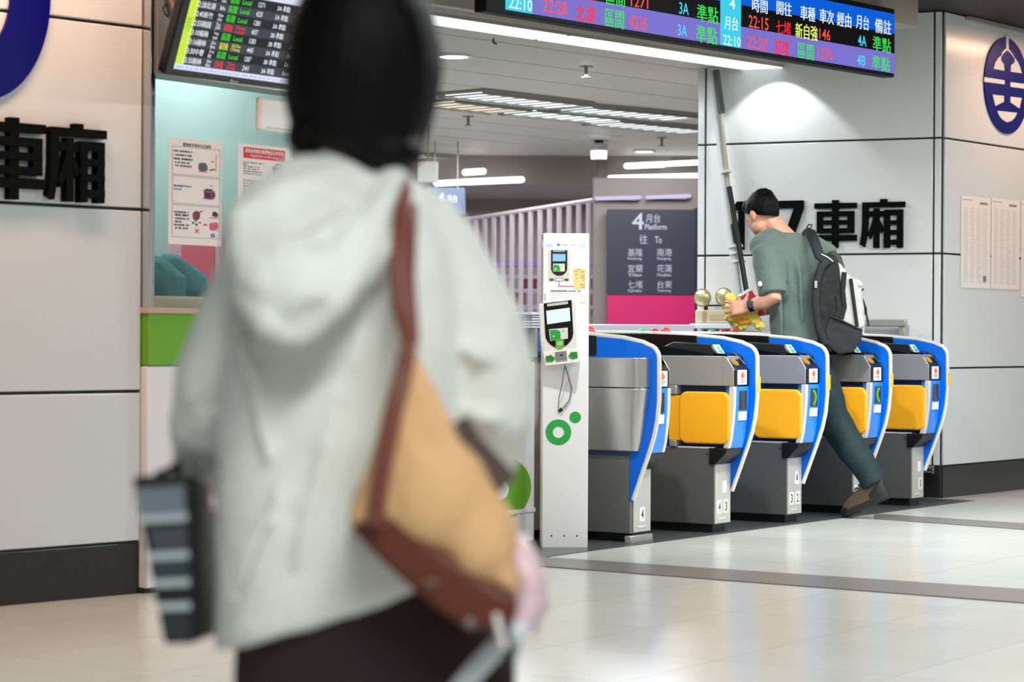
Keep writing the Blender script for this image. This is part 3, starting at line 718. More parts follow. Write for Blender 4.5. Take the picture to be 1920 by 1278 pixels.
t = T1(); t.rect(fx(.885), fx(.895), fz(.285), fz(.125), Y1); t.rect(fx(.55), fx(.72), fz(.303), fz(.296), Y1); t.rect(fx(.555), fx(.562), fz(.28), fz(.21), Y1); t.rect(fx(.64), fx(.86), fz(.555), fz(.545), Y1); t.rect(fx(.87), fx(.878), fz(.54), fz(.47), Y1); t.rect(fx(.77), fx(.94), fz(.735), fz(.728), Y1); t.rect(fx(.78), fx(.94), fz(.85), fz(.843), Y1)
t.quad([(fx(.65), fz(.795)), (fx(.7), fz(.795)), (fx(.7), fz(.785)), (fx(.725), fz(.802)), (fx(.7), fz(.818)), (fx(.7), fz(.808)), (fx(.65), fz(.808))], Y1)
for s in (-1, 1): t.quad([(fx(.53 - .04), fz(.865 + s * .02 - .005)), (fx(.53 + .04), fz(.865 - s * .02 - .005)), (fx(.53 + .04), fz(.865 - s * .02 + .006)), (fx(.53 - .04), fz(.865 + s * .02 + .006))], Y1 - .0003)
t = T(); t.quad([(fx(.76), fz(.275)), (fx(.86), fz(.262)), (fx(.9), fz(.29)), (fx(.87), fz(.272)), (fx(.77), fz(.285))], Y1); t.rect(fx(.8), fx(.85), fz(.2), fz(.192), Y1); t.rect(fx(.76), fx(.84), fz(.43), fz(.425), Y1); t.done('picture_handle', M_ink, po)
blobp(po, [(.67, .545), (.66, .475), (.7, .458), (.82, .46), (.86, .49), (.87, .53), (.79, .56)], M_ppurp, 'picture_carrier')
blobp(po, [(.69, .49), (.78, .49), (.78, .482), (.69, .48)], M_ppink, 'picture_strap', -.0038)
blobp(po, [(.79, .555), (.8, .555), (.82, .47), (.805, .465)], M_ppink, 'picture_strap', -.0038)
blobp(po, [(.45, .74), (.45, .70), (.5, .675), (.56, .68), (.59, .70), (.58, .745), (.52, .77), (.47, .76)], mat('print_maroon_bag', (130, 60, 76), .7), 'picture_carrier')
t = T()
for cx, cz, r_ in ((.455, .79, .02), (.52, .805, .022), (.585, .785, .018), (.5, .775, .012)): t.quad([(fx(cx + r_ * math.cos(R(a))), fz(cz + r_ * .5 * math.sin(R(a)))) for a in range(0, 360, 45)], -.0038)
t.quad([(fx(.56), fz(.685)), (fx(.64), fz(.665)), (fx(.64), fz(.672)), (fx(.57), fz(.695))], -.0038)
t.done('picture_wheel', M_ink, po)
blobp(po, [(.82, .71), (.83, .675), (.88, .668), (.93, .69), (.94, .715), (.88, .722)], M_pdark, 'picture_carrier')
blobp(po, [(.77, .835), (.77, .785), (.9, .77), (.94, .785), (.94, .825), (.85, .85)], M_ppink, 'picture_carrier')
B().ringplate(fx(.835), fz(.9), (W_ * .038, H_ * .02), (W_ * .017, H_ * .01), -.0036, -.002, 20).done('blue_ring', mat('print_ring_blue', (40, 90, 170), .7), po)

po, x0, x1, z0, z1 = poster('luggage_rule_notice', 'white notice with a red heading and a black suitcase picture on the office window', ((446, 268), (541, 470)))
W_, H_ = x1 - x0, z1 - z0
T().rect(fx(.1), fx(.91), fz(.135), fz(.03), -.0027).done('red_heading', M_red, po)
t = T(); t.put('旅客乘車隨身攜帶物品注意事項', fx(.13), fx(.88), fz(.082), fz(.042), -.0032, bold=.01); t.put('Regulations on Belongings', fx(.24), fx(.78), fz(.125), fz(.092), -.0032); t.done('heading_lettering', M_sign, po)
lines(po, ((.1, .5, .17, .012), (.09, .18, .19, .012), (.1, .3, .21, .012), (.1, .4, .232, .012), (.1, .42, .255, .012), (.1, .45, .278, .01), (.1, .52, .34, .014), (.1, .52, .368, .014), (.1, .5, .395, .014), (.1, .5, .423, .014), (.1, .48, .45, .014), (.1, .5, .475, .012), (.1, .4, .51, .01), (.1, .6, .56, .012), (.1, .55, .6, .012)), M_inkg)
lines(po, ((.3, .45, .21, .012), (.42, .5, .255, .012), (.1, .45, .395, .01)), mat('print_red_text', (226, 140, 140), .7), 'red_lettering')
blobp(po, [(.66, .285), (.66, .2), (.68, .192), (.9, .2), (.915, .21), (.915, .295), (.9, .303), (.68, .297)], M_pdark, 'picture_suitcase')
t = T(); t.rect(fx(.73), fx(.75), fz(.195), fz(.165), Y1); t.rect(fx(.82), fx(.84), fz(.198), fz(.168), Y1); t.rect(fx(.73), fx(.84), fz(.172), fz(.162), Y1); t.rect(fx(.69), fx(.72), fz(.308), fz(.297), Y1); t.rect(fx(.87), fx(.9), fz(.312), fz(.3), Y1); t.done('picture_handle', M_pdark, po)
T().rect(fx(.8), fx(.83), fz(.225), fz(.205), -.0038).done('picture_lock', M_inkp, po)

# beige office chair back and a clerk in a teal jacket, seen through the window
def bp3(u, v, y): x, z = BF.uv(u, v, y); return BF.M @ Vector((x, y, z))
CFm = BF.M @ Matrix.Translation((BF.uv(322, 560, .46)[0], .46, 0))
ch = thing('office_chair', 'beige office chair behind the ticket office window', 'chair', CFm)
B().box(-.22, .22, -.05, .02, .78, 1.16).done('backrest', mat('chair_beige', (196, 170, 140), .8), ch, bev=.04, seg=4)
B().box(-.24, .24, .0, .46, .46, .54).done('seat', mat('chair_beige', (196, 170, 140), .8), ch, bev=.03, seg=3)
B().cyl((0, .2, .1), (0, .2, .47), .03).done('gas_column', M_ink, ch)
B().box(-.03, .03, -.04, .0, .5, .8).done('back_bracket', M_ink, ch)
for k in range(5):
    a = R(72 * k); B().tube([(0, .2, .1), (.26 * math.cos(a), .2 + .26 * math.sin(a), .05)], [.022, .016], 8).done('leg', M_ink, ch)
    B().ell((.26 * math.cos(a), .2 + .26 * math.sin(a), .028), (.028, .028, .028)).done('caster', M_black, ch, smooth=180)

# side gate of the staff passage, mostly hidden behind the post
SGp = P(1008, 900, 11.83); SG = Fr(Vector((SGp.x, SGp.y, 0)), R(56.5))
sg = thing('staff_passage_gate', 'staff gate with a pale ribbed top, half hidden between office counter and reader post', 'gate', SG.M)
B().box(-.04, .05, .0, .6, .05, .88).done('gate_cabinet', mat('gate_taupe', (150, 130, 120), .35, metal=.4), sg, bev=.006)
B().box(-.035, .045, .02, .58, 0, .05).done('plinth', M_black, sg)
B().box(-.06, .06, -.02, .6, .88, .92).done('dark_lip', M_black, sg, bev=.006)
B().box(-.04, .05, -.01, .6, .92, 1.04).done('blue_panel', mat('gate_slate_blue', (70, 100, 160), .4), sg, bev=.006)
B().cyl((-.055, -.01, .9), (-.055, -.01, 1.04), .018).done('steel_post', M_steel, sg, smooth=40)
tp = B()
for k in range(5): tp.box(-.10, .07, -.03, .6, 1.042 + .013 * k, 1.05 + .013 * k)
tp.box(-.12, .08, -.04, .6, 1.105, 1.118); tp.box(-.09, .06, -.01, .58, 1.04, 1.108)
tp.done('ribbed_top', mat('ribbed_white', (222, 224, 234), .4), sg)
# ================================================================ hanging LED departure board
def em(name, c, s=1.0): return mat(name, c, .5, emit=s)
L_lav = em('led_lavender', (122, 112, 205)); L_cyan = em('led_cyan', (60, 205, 232)); L_blue = em('led_blue', (0, 92, 215)); L_red = em('led_red', (255, 86, 74)); L_redd = em('led_red_deep', (250, 40, 60))
L_grn = em('led_green', (60, 225, 90)); L_yel = em('led_yellow', (240, 250, 120)); L_wht = em('led_white', (235, 248, 255)); L_cy2 = em('led_cyan_text', (70, 220, 255))
br_ = P(1678, 137, 13.9); LEDM = Fr(Vector((br_.x, br_.y, 0)), R(90 - 40.2))
led = thing('departure_display', 'long LED departure board hanging over the ticket gates, lavender and black rows', 'display board', LEDM.M)
xl = LEDM.uv(915, 20)[0]; zb = LEDM.uv(1640, 131)[1]; rowh = .1135
xc0, xc1 = LEDM.uv(1352, 80)[0], LEDM.uv(1391, 80)[0]; xa0, xa1 = LEDM.uv(951, 20)[0], LEDM.uv(1000, 20)[0]
B().box(xl, .012, .012, .085, zb - .022, zb + rowh * 3 + .03).done('housing', mat('housing_black', (6, 7, 9), .6, spec=.2), led, bev=.004)
def scr(x0, x1, z0, z1, m, n='led_panel', y0=.006): return B().box(x0, x1, y0, .016, z0, z1).done(n, m, led)
Z = [zb + rowh * k for k in range(5)]
scr(xa1, xc0, Z[0], Z[1], L_lav); scr(xc1, .004, Z[0], Z[1], L_lav)
scr(xa1, xc0, Z[1], Z[2], em('led_black', (12, 10, 12), .6)); scr(xc1, .004, Z[1], Z[2], em('led_black', (12, 10, 12), .6))
scr(xc1, .004, Z[2], Z[3], L_blue); scr(xa1, xc0, Z[2], Z[3], L_blue)
scr(xa0, xa1, Z[0], Z[3], L_cyan); scr(xc0, xc1, Z[0], Z[3], L_cyan)
tx = {}
def lt(txt, cx, cy, w, h, col, ox=1360, oy=0, bold=.006):
    """cx, cy, w, h in the zoomed-crop pixels (560 photo px = 1920)"""
    k = 560 / 1920; uc, vc = ox + cx * k, oy + cy * k
    x0, x1, z0, z1 = LEDM.box(uc, vc, w * k, h * k, .004)
    T().put(txt, x0, x1, z0, z1, .004, bold).done('led_lettering', col, led)
for s_, cx, cy, w, h, c in (
    ('4', 45, 25, 38, 66, L_wht), ('月台', 38, 150, 88, 88, L_wht), ('22:10', 42, 262, 112, 66, L_wht),
    ('時間', 222, 38, 100, 88, L_wht), ('開往', 378, 55, 98, 90, L_wht), ('車種', 530, 88, 96, 92, L_wht), ('車次', 652, 108, 92, 92, L_wht), ('經由', 764, 128, 92, 92, L_wht), ('月台', 882, 144, 84, 92, L_wht), ('備註', 1014, 172, 106, 92, L_wht),
    ('22:15', 214, 146, 128, 80, L_red), ('七堵', 374, 180, 96, 92, L_redd), ('新自強', 522, 206, 144, 98, L_yel), ('146', 640, 222, 70, 70, L_red), ('4A', 880, 262, 54, 68, L_cy2), ('準點', 1006, 288, 118, 96, L_grn),
    ('22:20', 206, 278, 128, 78, L_red), ('基隆', 364, 308, 100, 98, L_redd), ('區間', 518, 332, 102, 100, L_grn), ('1276', 642, 346, 94, 72, L_red), ('4B', 874, 388, 54, 66, L_cy2), ('準點', 1000, 408, 118, 92, L_grn)):
    lt(s_, cx, cy, w, h, c)
for s_, cx, cy, w, h, c in (
    ('22:10', 604, 26, 150, 74, L_wht), ('22:28', 824, 44, 156, 84, L_red), ('北湖', 1020, 88, 124, 106, L_redd), ('區間', 1208, 122, 122, 116, L_grn), ('4235', 1360, 146, 116, 82, L_red), ('3A', 1644, 196, 60, 74, L_cy2), ('準點', 1800, 224, 138, 112, L_grn),
    ('區間', 1214, -14, 122, 108, L_grn), ('1271', 1368, 16, 112, 66, L_red), ('3A', 1654, 56, 62, 76, L_cy2), ('準點', 1806, 92, 138, 110, L_grn), ('22:20', 830, -92, 156, 84, L_red), ('新竹', 1026, -48, 124, 104, L_redd)):
    lt(s_, cx, cy, w, h, c, 800, 0)
for f_ in (.12, .5, .88):
    x = xl * f_; B().cyl((x, .05, zb + rowh * 3 + .02), (x, .05, 3.055), .02).done('hanger_rod', M_black, led)

zbm = LEDM.uv(1712, 50, .1)[1]
struct(B().box(xl - 1.2, LEDM.uv(1722, 50, .1)[0], .1, .34, zbm, 3.05).done('trim_9', M_fascia, bev=.006, M=LEDM.M))

# ================================================================ hanging TV with the departures list
k_ = 560 / 1920
def cp(cx, cy): return 300 + cx * k_, cy * k_
A_ = R(35); xd = Vector((math.sin(A_), math.cos(A_), 0)); nn = Vector((math.cos(A_), -math.sin(A_), 0))
tl = R(19); up = Vector((0, 0, 1)) * math.cos(tl) + nn * math.sin(tl); yin = -(nn * math.cos(tl) - Vector((0, 0, 1)) * math.sin(tl))
TO = P(308, 139, 8.95)
TM = Matrix((( xd.x, yin.x, up.x, TO.x), (xd.y, yin.y, up.y, TO.y), (xd.z, yin.z, up.z, TO.z), (0, 0, 0, 1)))
TV = Fr(None, M=TM)
tv = thing('tv_monitor', 'wall-hung television tilted down, listing train departures in coloured rows', 'television', TM)
TWd, THt = .95, .56
B().box(0, TWd, 0, .045, 0, THt).done('bezel', M_blackg, tv, bev=.008)
B().box(.15, TWd - .15, .045, .085, .08, THt - .08).done('rear_housing', M_black, tv, bev=.02)
sx0, sz0 = TV.uv(*cp(85, 440)); sx0 = max(sx0, .018); sx1 = TWd - .018; sz0 = max(sz0, .02); sz1 = THt - .018
def ts(x0, x1, z0, z1, m, n='screen_area', y=-.0012): return T().rect(x0, x1, z0, z1, y).done(n, m, tv)
zr0 = TV.uv(*cp(172, 385))[1]; zr1 = TV.uv(*cp(268, 28))[1]; dz = (zr1 - zr0) / 6
xg = TV.uv(*cp(150, 412))[0]
ts(sx0, sx1, sz0, sz1, em('tv_dark', (46, 47, 52), .9), y=-.0008)
ts(sx0, xg, sz0 + .0, sz1, em('tv_lime', (205, 235, 70)), 'lime_column')
ztk = zr0 - dz * .5
for i in range(0, 10, 2): ts(xg, sx1, zr0 + dz * (i - .5), min(sz1, zr0 + dz * (i + .5)), em('tv_slate', (72, 76, 84), .9), 'row_band', -.0014)
ts(sx0, sx1, sz0, ztk, em('tv_pale', (222, 226, 248)), 'ticker_band', -.0016)
ts(xg, sx1, zr0 + dz * 7.6, sz1, em('tv_pale', (222, 226, 248)), 'header_band', -.0017)
ts(xg + (sx1 - xg) * .72, sx1 - .04, zr0 + dz * 7.75, sz1, em('tv_header_yellow', (240, 238, 110)), 'header_block', -.0019)
def cx_(px, py): return TV.uv(*cp(px, py))[0]
cols = dict(t=(cx_(140, 380), cx_(205, 390)), d=(cx_(206, 390), cx_(263, 398)), p=(cx_(294, 405), cx_(326, 408)), ty=(cx_(350, 412), cx_(403, 418)), te=(cx_(425, 420), cx_(482, 430)), n=(cx_(525, 440), cx_(567, 440)), pl=(cx_(648, 455), cx_(730, 470)), s=(cx_(780, 475), cx_(836, 480)))
rows = [('23:35', '樹林', 'Shu\nlin', '自強', 'Tze\nChiang', '241', '3A 準點', 'r'), ('23:30', '中壢', 'Zhong\nli', '區間', 'Local', '1287', '3B 準點', 'g'), ('23:16', '樹林', 'Shu\nlin', '新自強', 'XinTze\nChiang', '445', '3A 準點', 'y'), ('23:10', '楊梅', 'Yang\nmei', '區間', 'Local', '1283', '3B 準點', 'g'),
        ('22:55', '桃園', 'Tao\nyuan', '區間快', 'Fast\nLocal', '4037', '3B 準點', 'r'), ('22:40', '新竹', 'Hsin\nchu', '區間', 'Local', '1281', '3A 準點', 'g'), ('22:28', '北湖', 'Beihu', '區間', 'Local', '4235', '3A 準點', 'g'), ('22:20', '新竹', 'Hsin\nchu', '區間', 'Local', '1271', '3A 準點', 'g')]
cc = {'r': em('tv_red', (255, 60, 70)), 'g': em('tv_green', (70, 230, 50)), 'y': em('tv_yellow', (235, 245, 60))}
tw = {k: T() for k in cc}; tt = T(); ty = -.0022
for i, (t1, d, p, a, e, n, q, c) in enumerate(rows):
    zc = zr0 + dz * i; h = dz * .33
    def pt(t_, s_, cl, hh=h):
        x0, x1 = cols[cl]; L = s_.split('\n')
        if len(L) == 1: t_.put(s_, x0, x1, zc - hh, zc + hh, ty, .012)
        else:
            t_.put(L[0], x0, x1 if len(L[0]) > 3 else x0 + (x1 - x0) * .9, zc + dz * .03, zc + dz * .40, ty, .01); t_.put(L[1], x0, x0 + (x1 - x0) * min(1, .3 * len(L[1])), zc - dz * .42, zc - dz * .03, ty, .01)
    wh = em('tv_white', (236, 240, 244))
    for s_, cl, hh, m_ in ((t1, 't', .30, wh), (d, 'd', .34, wh), (p, 'p', .24, wh), (a, 'ty', .38, cc[c]), (e, 'te', .26, cc[c]), (n, 'n', .28, wh), (q, 'pl', .32, wh), ('On time', 's', .24, wh)):
        q_ = T(); pt(q_, s_, cl, dz * hh); q_.done('row_lettering', m_, tv)
T().put('標靠 台北 開 新竹 區間中途各站停車 準點 開往 新竹 次 1271 車次車廂 No. 1271 will Depart', sx0 + .01, sx1 - .01, sz0 + .006, ztk - .008, -.002).done('ticker_lettering', em('tv_ticker_blue', (110, 120, 205)), tv)
t = T(); t.put('時刻', (sx0 + .006), xg - .006, zr1 - .11, zr1 - .05, -.002); t.done('side_lettering', em('tv_side_green', (150, 190, 30)), tv)
x, z = TV.uv(*cp(465, 543)); T().rect(x - .018, x + .03, .006, .009, -.001).quad([(x - .02, .004), (x - .012, .004), (x - .006, .013), (x - .014, .013)], -.001).done('maker_mark', M_inkp, tv)
# bracket, pole and cable loop
pb_ = TV.M.inverted()
B().tube([tuple(pb_ @ P(340, 60, 9.18)), tuple(pb_ @ (P(322, 5, 9.25))), tuple(pb_ @ P(326, -120, 9.28))], .03, 10).done('wall_bracket', M_black, tv, smooth=60)
lp = [P(u, v, 9.22) for u, v in ((330, 40), (322, 36), (310, 27), (305, 15), (312, 7), (324, 8), (334, 20))]
B().tube([tuple(pb_ @ p) for p in lp], .0042, 6).done('cable_loop', M_black, tv, smooth=60)

# ================================================================ raised letters on the walls
def glyph_che(b, x0, x1, z0, z1, y0, y1):
    X = lambda t: x0 + (x1 - x0) * t; Zf = lambda t: z1 - (z1 - z0) * t
    n_ = [0]
    def q(a, c, d, e): n_[0] += 1; b.box(X(a), X(c), y0 - .0005 * n_[0], y1 + .0002 * n_[0], Zf(e), Zf(d))
    q(0, 1, .062, .175); q(.42, .57, 0, 1); q(0, 1, .735, .86); q(.06, .195, .235, .695); q(.79, .94, .235, .695)
    q(.06, .94, .235, .345); q(.06, .94, .42, .515); q(.06, .94, .592, .695)
def glyph_xiang(b, x0, x1, z0, z1, y0, y1):
    X = lambda t: x0 + (x1 - x0) * t; Zf = lambda t: z1 - (z1 - z0) * t
    n_ = [0]
    def q(a, c, d, e): n_[0] += 1; b.box(X(a), X(c), y0 - .0005 * n_[0], y1 + .0002 * n_[0], Zf(e), Zf(d))
    def pg(*p): n_[0] += 1; b.prism([(X(a), Zf(c)) for a, c in p][::-1], 'y', y0 - .0005 * n_[0], y1 + .0002 * n_[0])
    q(.45, .6, 0, .08); q(.05, 1, .062, .17)
    pg((.05, .1), (.19, .1), (.185, .5), (.155, .75), (.11, .985), (0, .93), (.035, .72), (.05, .5))
    q(.19, .54, .245, .36); q(.305, .43, .19, 1)
    pg((.305, .36), (.40, .36), (.33, .60), (.235, .82), (.165, .72), (.25, .55)); pg((.43, .42), (.53, .60), (.485, .70), (.40, .60))
    q(.54, .665, .22, 1); q(.83, .955, .22, 1); q(.54, .955, .22, .335); q(.54, .955, .44, .53); q(.54, .955, .635, .73); q(.54, .955, .835, .94)
def letter(name, label, fr, quad, kind, dep=.02):
    (u0, v0), (u1, v1) = quad
    x0, z1 = fr.uv(u0, v0); x1, _ = fr.uv(u1, (v0 + v1) / 2); _, z0 = fr.uv(u0, v1)
    b = B()
    if kind == 'che': glyph_che(b, x0, x1, z0, z1, -dep - .004, -.003)
    elif kind == 'xiang': glyph_xiang(b, x0, x1, z0, z1, -dep - .004, -.003)
    else:
        b.prism([(x0 + (x1 - x0) * a, z1 - (z1 - z0) * c) for a, c in kind][::-1], 'y', -dep - .004, -.003)
    o = b.done(name, M_letter, M=fr.M); tag(o, label, 'wall lettering', None); return o
letter('wall_character', 'black raised character by the end edge of the panelled wall with the ring emblem', LW, ((80, 228), (190, 376)), 'xiang', .03)
letter('wall_character', 'black raised character cut by the picture edge under the blue ring emblem', LW, ((-42, 216), (76, 371)), 'che', .03)
letter('wall_character', 'black raised character in the middle of the pillar lettering, after the digit 7', PL, ((1529, 376), (1607.5, 464.5)), 'che')
letter('wall_character', 'black raised character ending the pillar lettering, close to the pillar corner', PL, ((1614.5, 374), (1698, 465)), 'xiang')
letter('wall_digit', "black raised digit 1 on the pillar, half covered by the leaning poles", PL, ((1378, 378), (1397, 468)), ((.3, 0), (1, 0), (1, 1), (.42, 1), (.42, .16), (0, .2), (0, .1)))
letter('wall_digit', "black raised digit 7 on the pillar just behind the man's head", PL, ((1441, 377), (1508, 465)), ((0, 0), (1, 0), (1, .17), (.62, 1), (.36, 1), (.74, .16), (0, .16)))

# emblems
em_ = thing('oval_emblem', 'dark blue oval emblem with white rail cut-outs on the corner wall', 'emblem', PR.M)
ex, ez = PR.uv(1885, 161); rx = ex - PR.uv(1843, 161)[0]; rz = PR.uv(1885, 71)[1] - ez
B().disc(ex, ez, rx, rz, -.012, -.001, 56).done('oval_plate', M_navy, em_, bev=.002)
def ep(px, py): return (ex + (px - 1797) / 138 * rx, ez - ((py - (px - 1797) * .07) - 556) / 310 * rz)
def inlay(pts, n='white_cutout'): B().prism([ep(*p) for p in pts][::-1], 'y', -.0145, -.0122).done(n, M_panel_warm, em_)
inlay([(1788, 236), (1804, 236), (1804, 330), (1790, 330)])
inlay([(1757, 380), (1768, 355), (1788, 332), (1804, 331), (1824, 350), (1843, 378), (1834, 352), (1806, 318), (1786, 318), (1764, 345)])
inlay([(1712, 458), (1722, 418), (1738, 388), (1756, 368), (1757, 398), (1774, 420), (1778, 462)])
inlay([(1818, 462), (1820, 420), (1842, 398), (1843, 368), (1862, 392), (1876, 420), (1887, 462)])
inlay([(1655, 519), (1780, 523), (1780, 549), (1655, 549)]); inlay([(1817, 530), (1942, 530), (1942, 562), (1817, 560)])
inlay([(1707, 624), (1776, 624), (1776, 662), (1724, 694)]); inlay([(1818, 624), (1889, 624), (1874, 694), (1818, 660)])
inlay([(1735, 724), (1860, 724), (1848, 752), (1828, 778), (1797, 792), (1768, 778), (1748, 754)])
em2 = thing('ring_emblem', 'large dark blue ring emblem high on the pink-white panelled wall', 'emblem', LW.M)
ex, ez = LW.uv(-40, -20); rx = LW.uv(91, -20)[0] - ex; rz = ez - LW.uv(-40, 188)[1]
B().ringplate(ex, ez, (rx, rz), (rx * .43, rz * .52), -.014, -.001, 72).done('ring_plate', M_navy, em2)

# notices on the corner wall
def notice(label, u0, v0, u1, v1, grey):
    x0, z1 = PR.uv(u0, v0); x1, _ = PR.uv(u1, v0); _, z0 = PR.uv(u0, v1)
    o = thing('paper_notice', label, 'notice', PR.M, 'paper notices on the corner wall')
    B().box(x0, x1, -.005, -.0035, z0, z1).done('paper_sheet', M_paper, o)
    t = T(); w = x1 - x0; h = z1 - z0
    for k in range(4):
        for j in range(46):
            za = z1 - h * (.13 + .018 * j); xa = x0 + w * (.08 + .22 * k)
            t.rect(xa, xa + w * random.uniform(.12, .19), za, za + h * .008, -.0058)
    t.done('small_print', M_inkp2, o)
    t = T(); t.rect(x0 + w * .04, x0 + w * .36, z1 - h * .045, z1 - h * .038, -.0058); t.done('heading_line', M_inkg, o)
    t = T(); t.rect(x0 + w * .63, x0 + w * .9, z1 - h * .08, z1 - h * .055, -.0058)
    t.done('stamp_block', M_inkg, o)
    if grey: T().rect(x0 + w * .75, x0 + w * .86, z0 + h * .07, z0 + h * .14, -.0058).done('stamp_block', M_inkg, o)
    return o
notice('paper timetable notice nearest the pillar corner, with a grey block at its foot', 1801, 366, 1856, 539, True)
notice('paper timetable notice in the middle, right of the one by the pillar corner', 1858, 370, 1910, 541, False)
notice('paper notice cut by the right picture edge beside the other sheets', 1914, 374, 1980, 556, False)
# ================================================================ items at the pillar
hb_, = (PL,)
x0, z1 = PL.uv(1600, 599, -.1); x1, z0 = PL.uv(1700, 612, -.1)
hr = thing('steel_handrail', 'short brushed steel handrail on the white pillar behind the last gates', 'handrail', PL.M)
B().box(x0 - .3, x1, -.125, -.075, z0, z0 + .045).done('rail_bar', M_steel, hr, bev=.006)
B().box(x1 - .05, x1 - .012, -.11, -.002, z0 - .10, z0 + .01).done('wall_bracket', M_steel, hr, bev=.004)
B().box(x0 - .28, x0 - .24, -.11, -.002, z0 - .10, z0 + .01).done('wall_bracket', M_steel, hr, bev=.004)
x, z = PL.uv(1742, 880, -.06)
ps = thing('pipe_stub', 'short chrome pipe stub at the black pillar base by the last gate', 'pipe', PL.M)
B().cyl((x - .02, -.06, z), (x - .02, .008, z), .02).done('mounting_arm', M_chrome, ps, smooth=40)
B().cyl((x - .045, -.06, z), (x + .02, -.06, z), .02).cyl((x + .02, -.06, z), (x + .03, -.06, z), .026).done('pipe_end', M_chrome, ps, smooth=40)

# leaning bundle of poles, tied together
def lp_(u, v, y):
    x, z = PL.uv(u, v, y); return (x, y, z)
lb = thing('pole_bundle', 'tied bundle of grey and black poles leaning against the white pillar', 'poles', PL.M)
def dn(p, q, k): p, q = Vector(p), Vector(q); return tuple(p + (q - p) * k)
a_, b2 = lp_(1334, 134, -.05), lp_(1386, 560, -.16)
B().tube([a_, dn(a_, b2, 1.13)], .026, 10).done('grey_pole', mat('pole_grey', (206, 208, 208), .4), lb, smooth=60)
a3, b3 = lp_(1343, 132, -.07), lp_(1354, 212, -.08)
B().tube([a3, b3], .022, 10).done('dark_sleeve', mat('pole_dark', (78, 80, 80), .5), lb, smooth=60)
a4, b4 = lp_(1353, 215, -.10), lp_(1373, 420, -.15)
B().tube([a4, b4], .012, 8).done('beige_pole', mat('pole_beige', (176, 164, 146), .6), lb, smooth=60)
a5, b5 = lp_(1367, 350, -.16), lp_(1402, 560, -.20)
B().tube([a5, b5], .018, 10).done('black_pole', M_black, lb, smooth=60)
a6, b6 = lp_(1368, 352, -.12), lp_(1386, 590, -.16)
B().tube([a6, dn(a6, b6, 1.0)], .016, 10).done('black_pole', mat('pole_black', (40, 42, 42), .5), lb, smooth=60)
for u, v in ((1361, 322), (1379, 462), (1381, 475), (1385, 490)):
    c = Vector(lp_(u, v, -.135)); dp = (Vector(b2) - Vector(a_)).normalized(); B().tube([c - dp * .008, c + dp * .008], .048 if v > 400 else .036, 16).done('tie_band', mat('tie_white', (214, 214, 210), .6), lb, smooth=40)
B().box(min(a_[0], b2[0]) + .18, b2[0] + .1, -.24, -.004, 1.0, 1.04).done('pole_foot', M_black, lb, bev=.004)

# pale ledge beyond the gates with the emergency lamp on it
LP_ = P(1200, 612, 15.5); LG = Fr(Vector((LP_.x, LP_.y, 0)), R(-4))
xa = LG.uv(1080, 612)[0]; xb = LG.uv(1301, 612)[0]; zl = LG.uv(1200, 608)[1]
lg = thing('pale_ledge', 'long pale counter ledge beyond the ticket gates, under the pink sign', 'counter', LG.M)
B().box(xa, xb, 0, .3, zl - .05, zl).done('ledge_top', mat('ledge_lavender', (214, 212, 226), .3), lg, bev=.005)
B().box(xa + .03, xb - .03, .04, .27, 0, zl - .05).done('ledge_body', mat('ledge_grey', (150, 150, 156), .4), lg)
M_brass = mat('lamp_gold', (196, 178, 124), .22, metal=.75)
ex0, ez1 = PL.uv(1303, 581, -.16); ex1, ez0 = PL.uv(1374, 606, -.16)
el = thing('emergency_light', 'beige emergency light box with two round gold lamp heads by the pillar', 'emergency light', PL.M)
B().box(ex0, ex1, -.16, -.03, ez0, ez1).done('battery_box', mat('box_beige', (206, 194, 164), .5), el, bev=.006)
B().box(ex0 - .02, ex1, -.2, -.002, ez0 - .035, ez0 - .002).done('wall_shelf', mat('shelf_white', (232, 234, 240), .4), el, bev=.004)
B().box(ex0 + .055, ex0 + .075, -.17, -.15, ez0 + .01, ez1 - .01).done('side_strip', mat('strip_tan', (176, 150, 110), .5), el)
B().box(ex0 + .10, ex1 - .03, -.166, -.158, ez0 + .02, ez1 - .025).done('front_plate', mat('plate_tan', (190, 172, 136), .45), el, bev=.003)
B().tube([(ex0 + .02, -.1, ez1 + .03), (ex1 - .01, -.1, ez1 + .03)], .006, 6).done('top_bar', M_ink, el)
for u, v in ((1317.5, 558), (1358, 556)):
    x, z = PL.uv(u, v, -.15)
    hd = B(); rr = []
    for k in range(7):
        a = R(15 * k); r_ = .058 * math.cos(a) + .001; y_ = -.16 + .07 * math.sin(a)
        rr.append([(x + r_ * math.cos(2 * math.pi * i / 24), y_, z + r_ * math.sin(2 * math.pi * i / 24)) for i in range(24)])
    h_ = B().loft(rr).done('lamp_head', M_brass, el, smooth=60)
    B().ell((x, -.16, z), (.052, .022, .052)).done('lamp_lens', mat('lens_gold', (226, 212, 160), .12, metal=.6, bump=.3, bscale=60), h_, smooth=180)
    B().cyl((x + .01, -.12, z - .05), (x + .01, -.11, ez1), .012).done('lamp_stalk', M_ink, el)

# ================================================================ ticket hall ceiling
def ceil_box(name, u0, v0, u1, v1, half, z0, z1, m, par, inset=0):
    a, b = HZ(u0, v0, HC), HZ(u1, v1, HC); d = (b - a); d.z = 0; n = Vector((-d.y, d.x, 0)).normalized()
    pts = [a - n * half, b - n * half, b + n * half, a + n * half]
    return B().hexa([(p.x, p.y, z0) for p in pts], [(p.x, p.y, z1) for p in pts]).done(name, m, par)
M_tube = mat('tube_glow', (250, 252, 255), .4, emit=3.0); M_dif = mat('panel_glow', (246, 250, 255), .4, emit=1.6); M_difw = mat('panel_glow_warm', (255, 240, 214), .4, emit=1.1)
M_trof = mat('trough_grey', (150, 146, 140), .5)
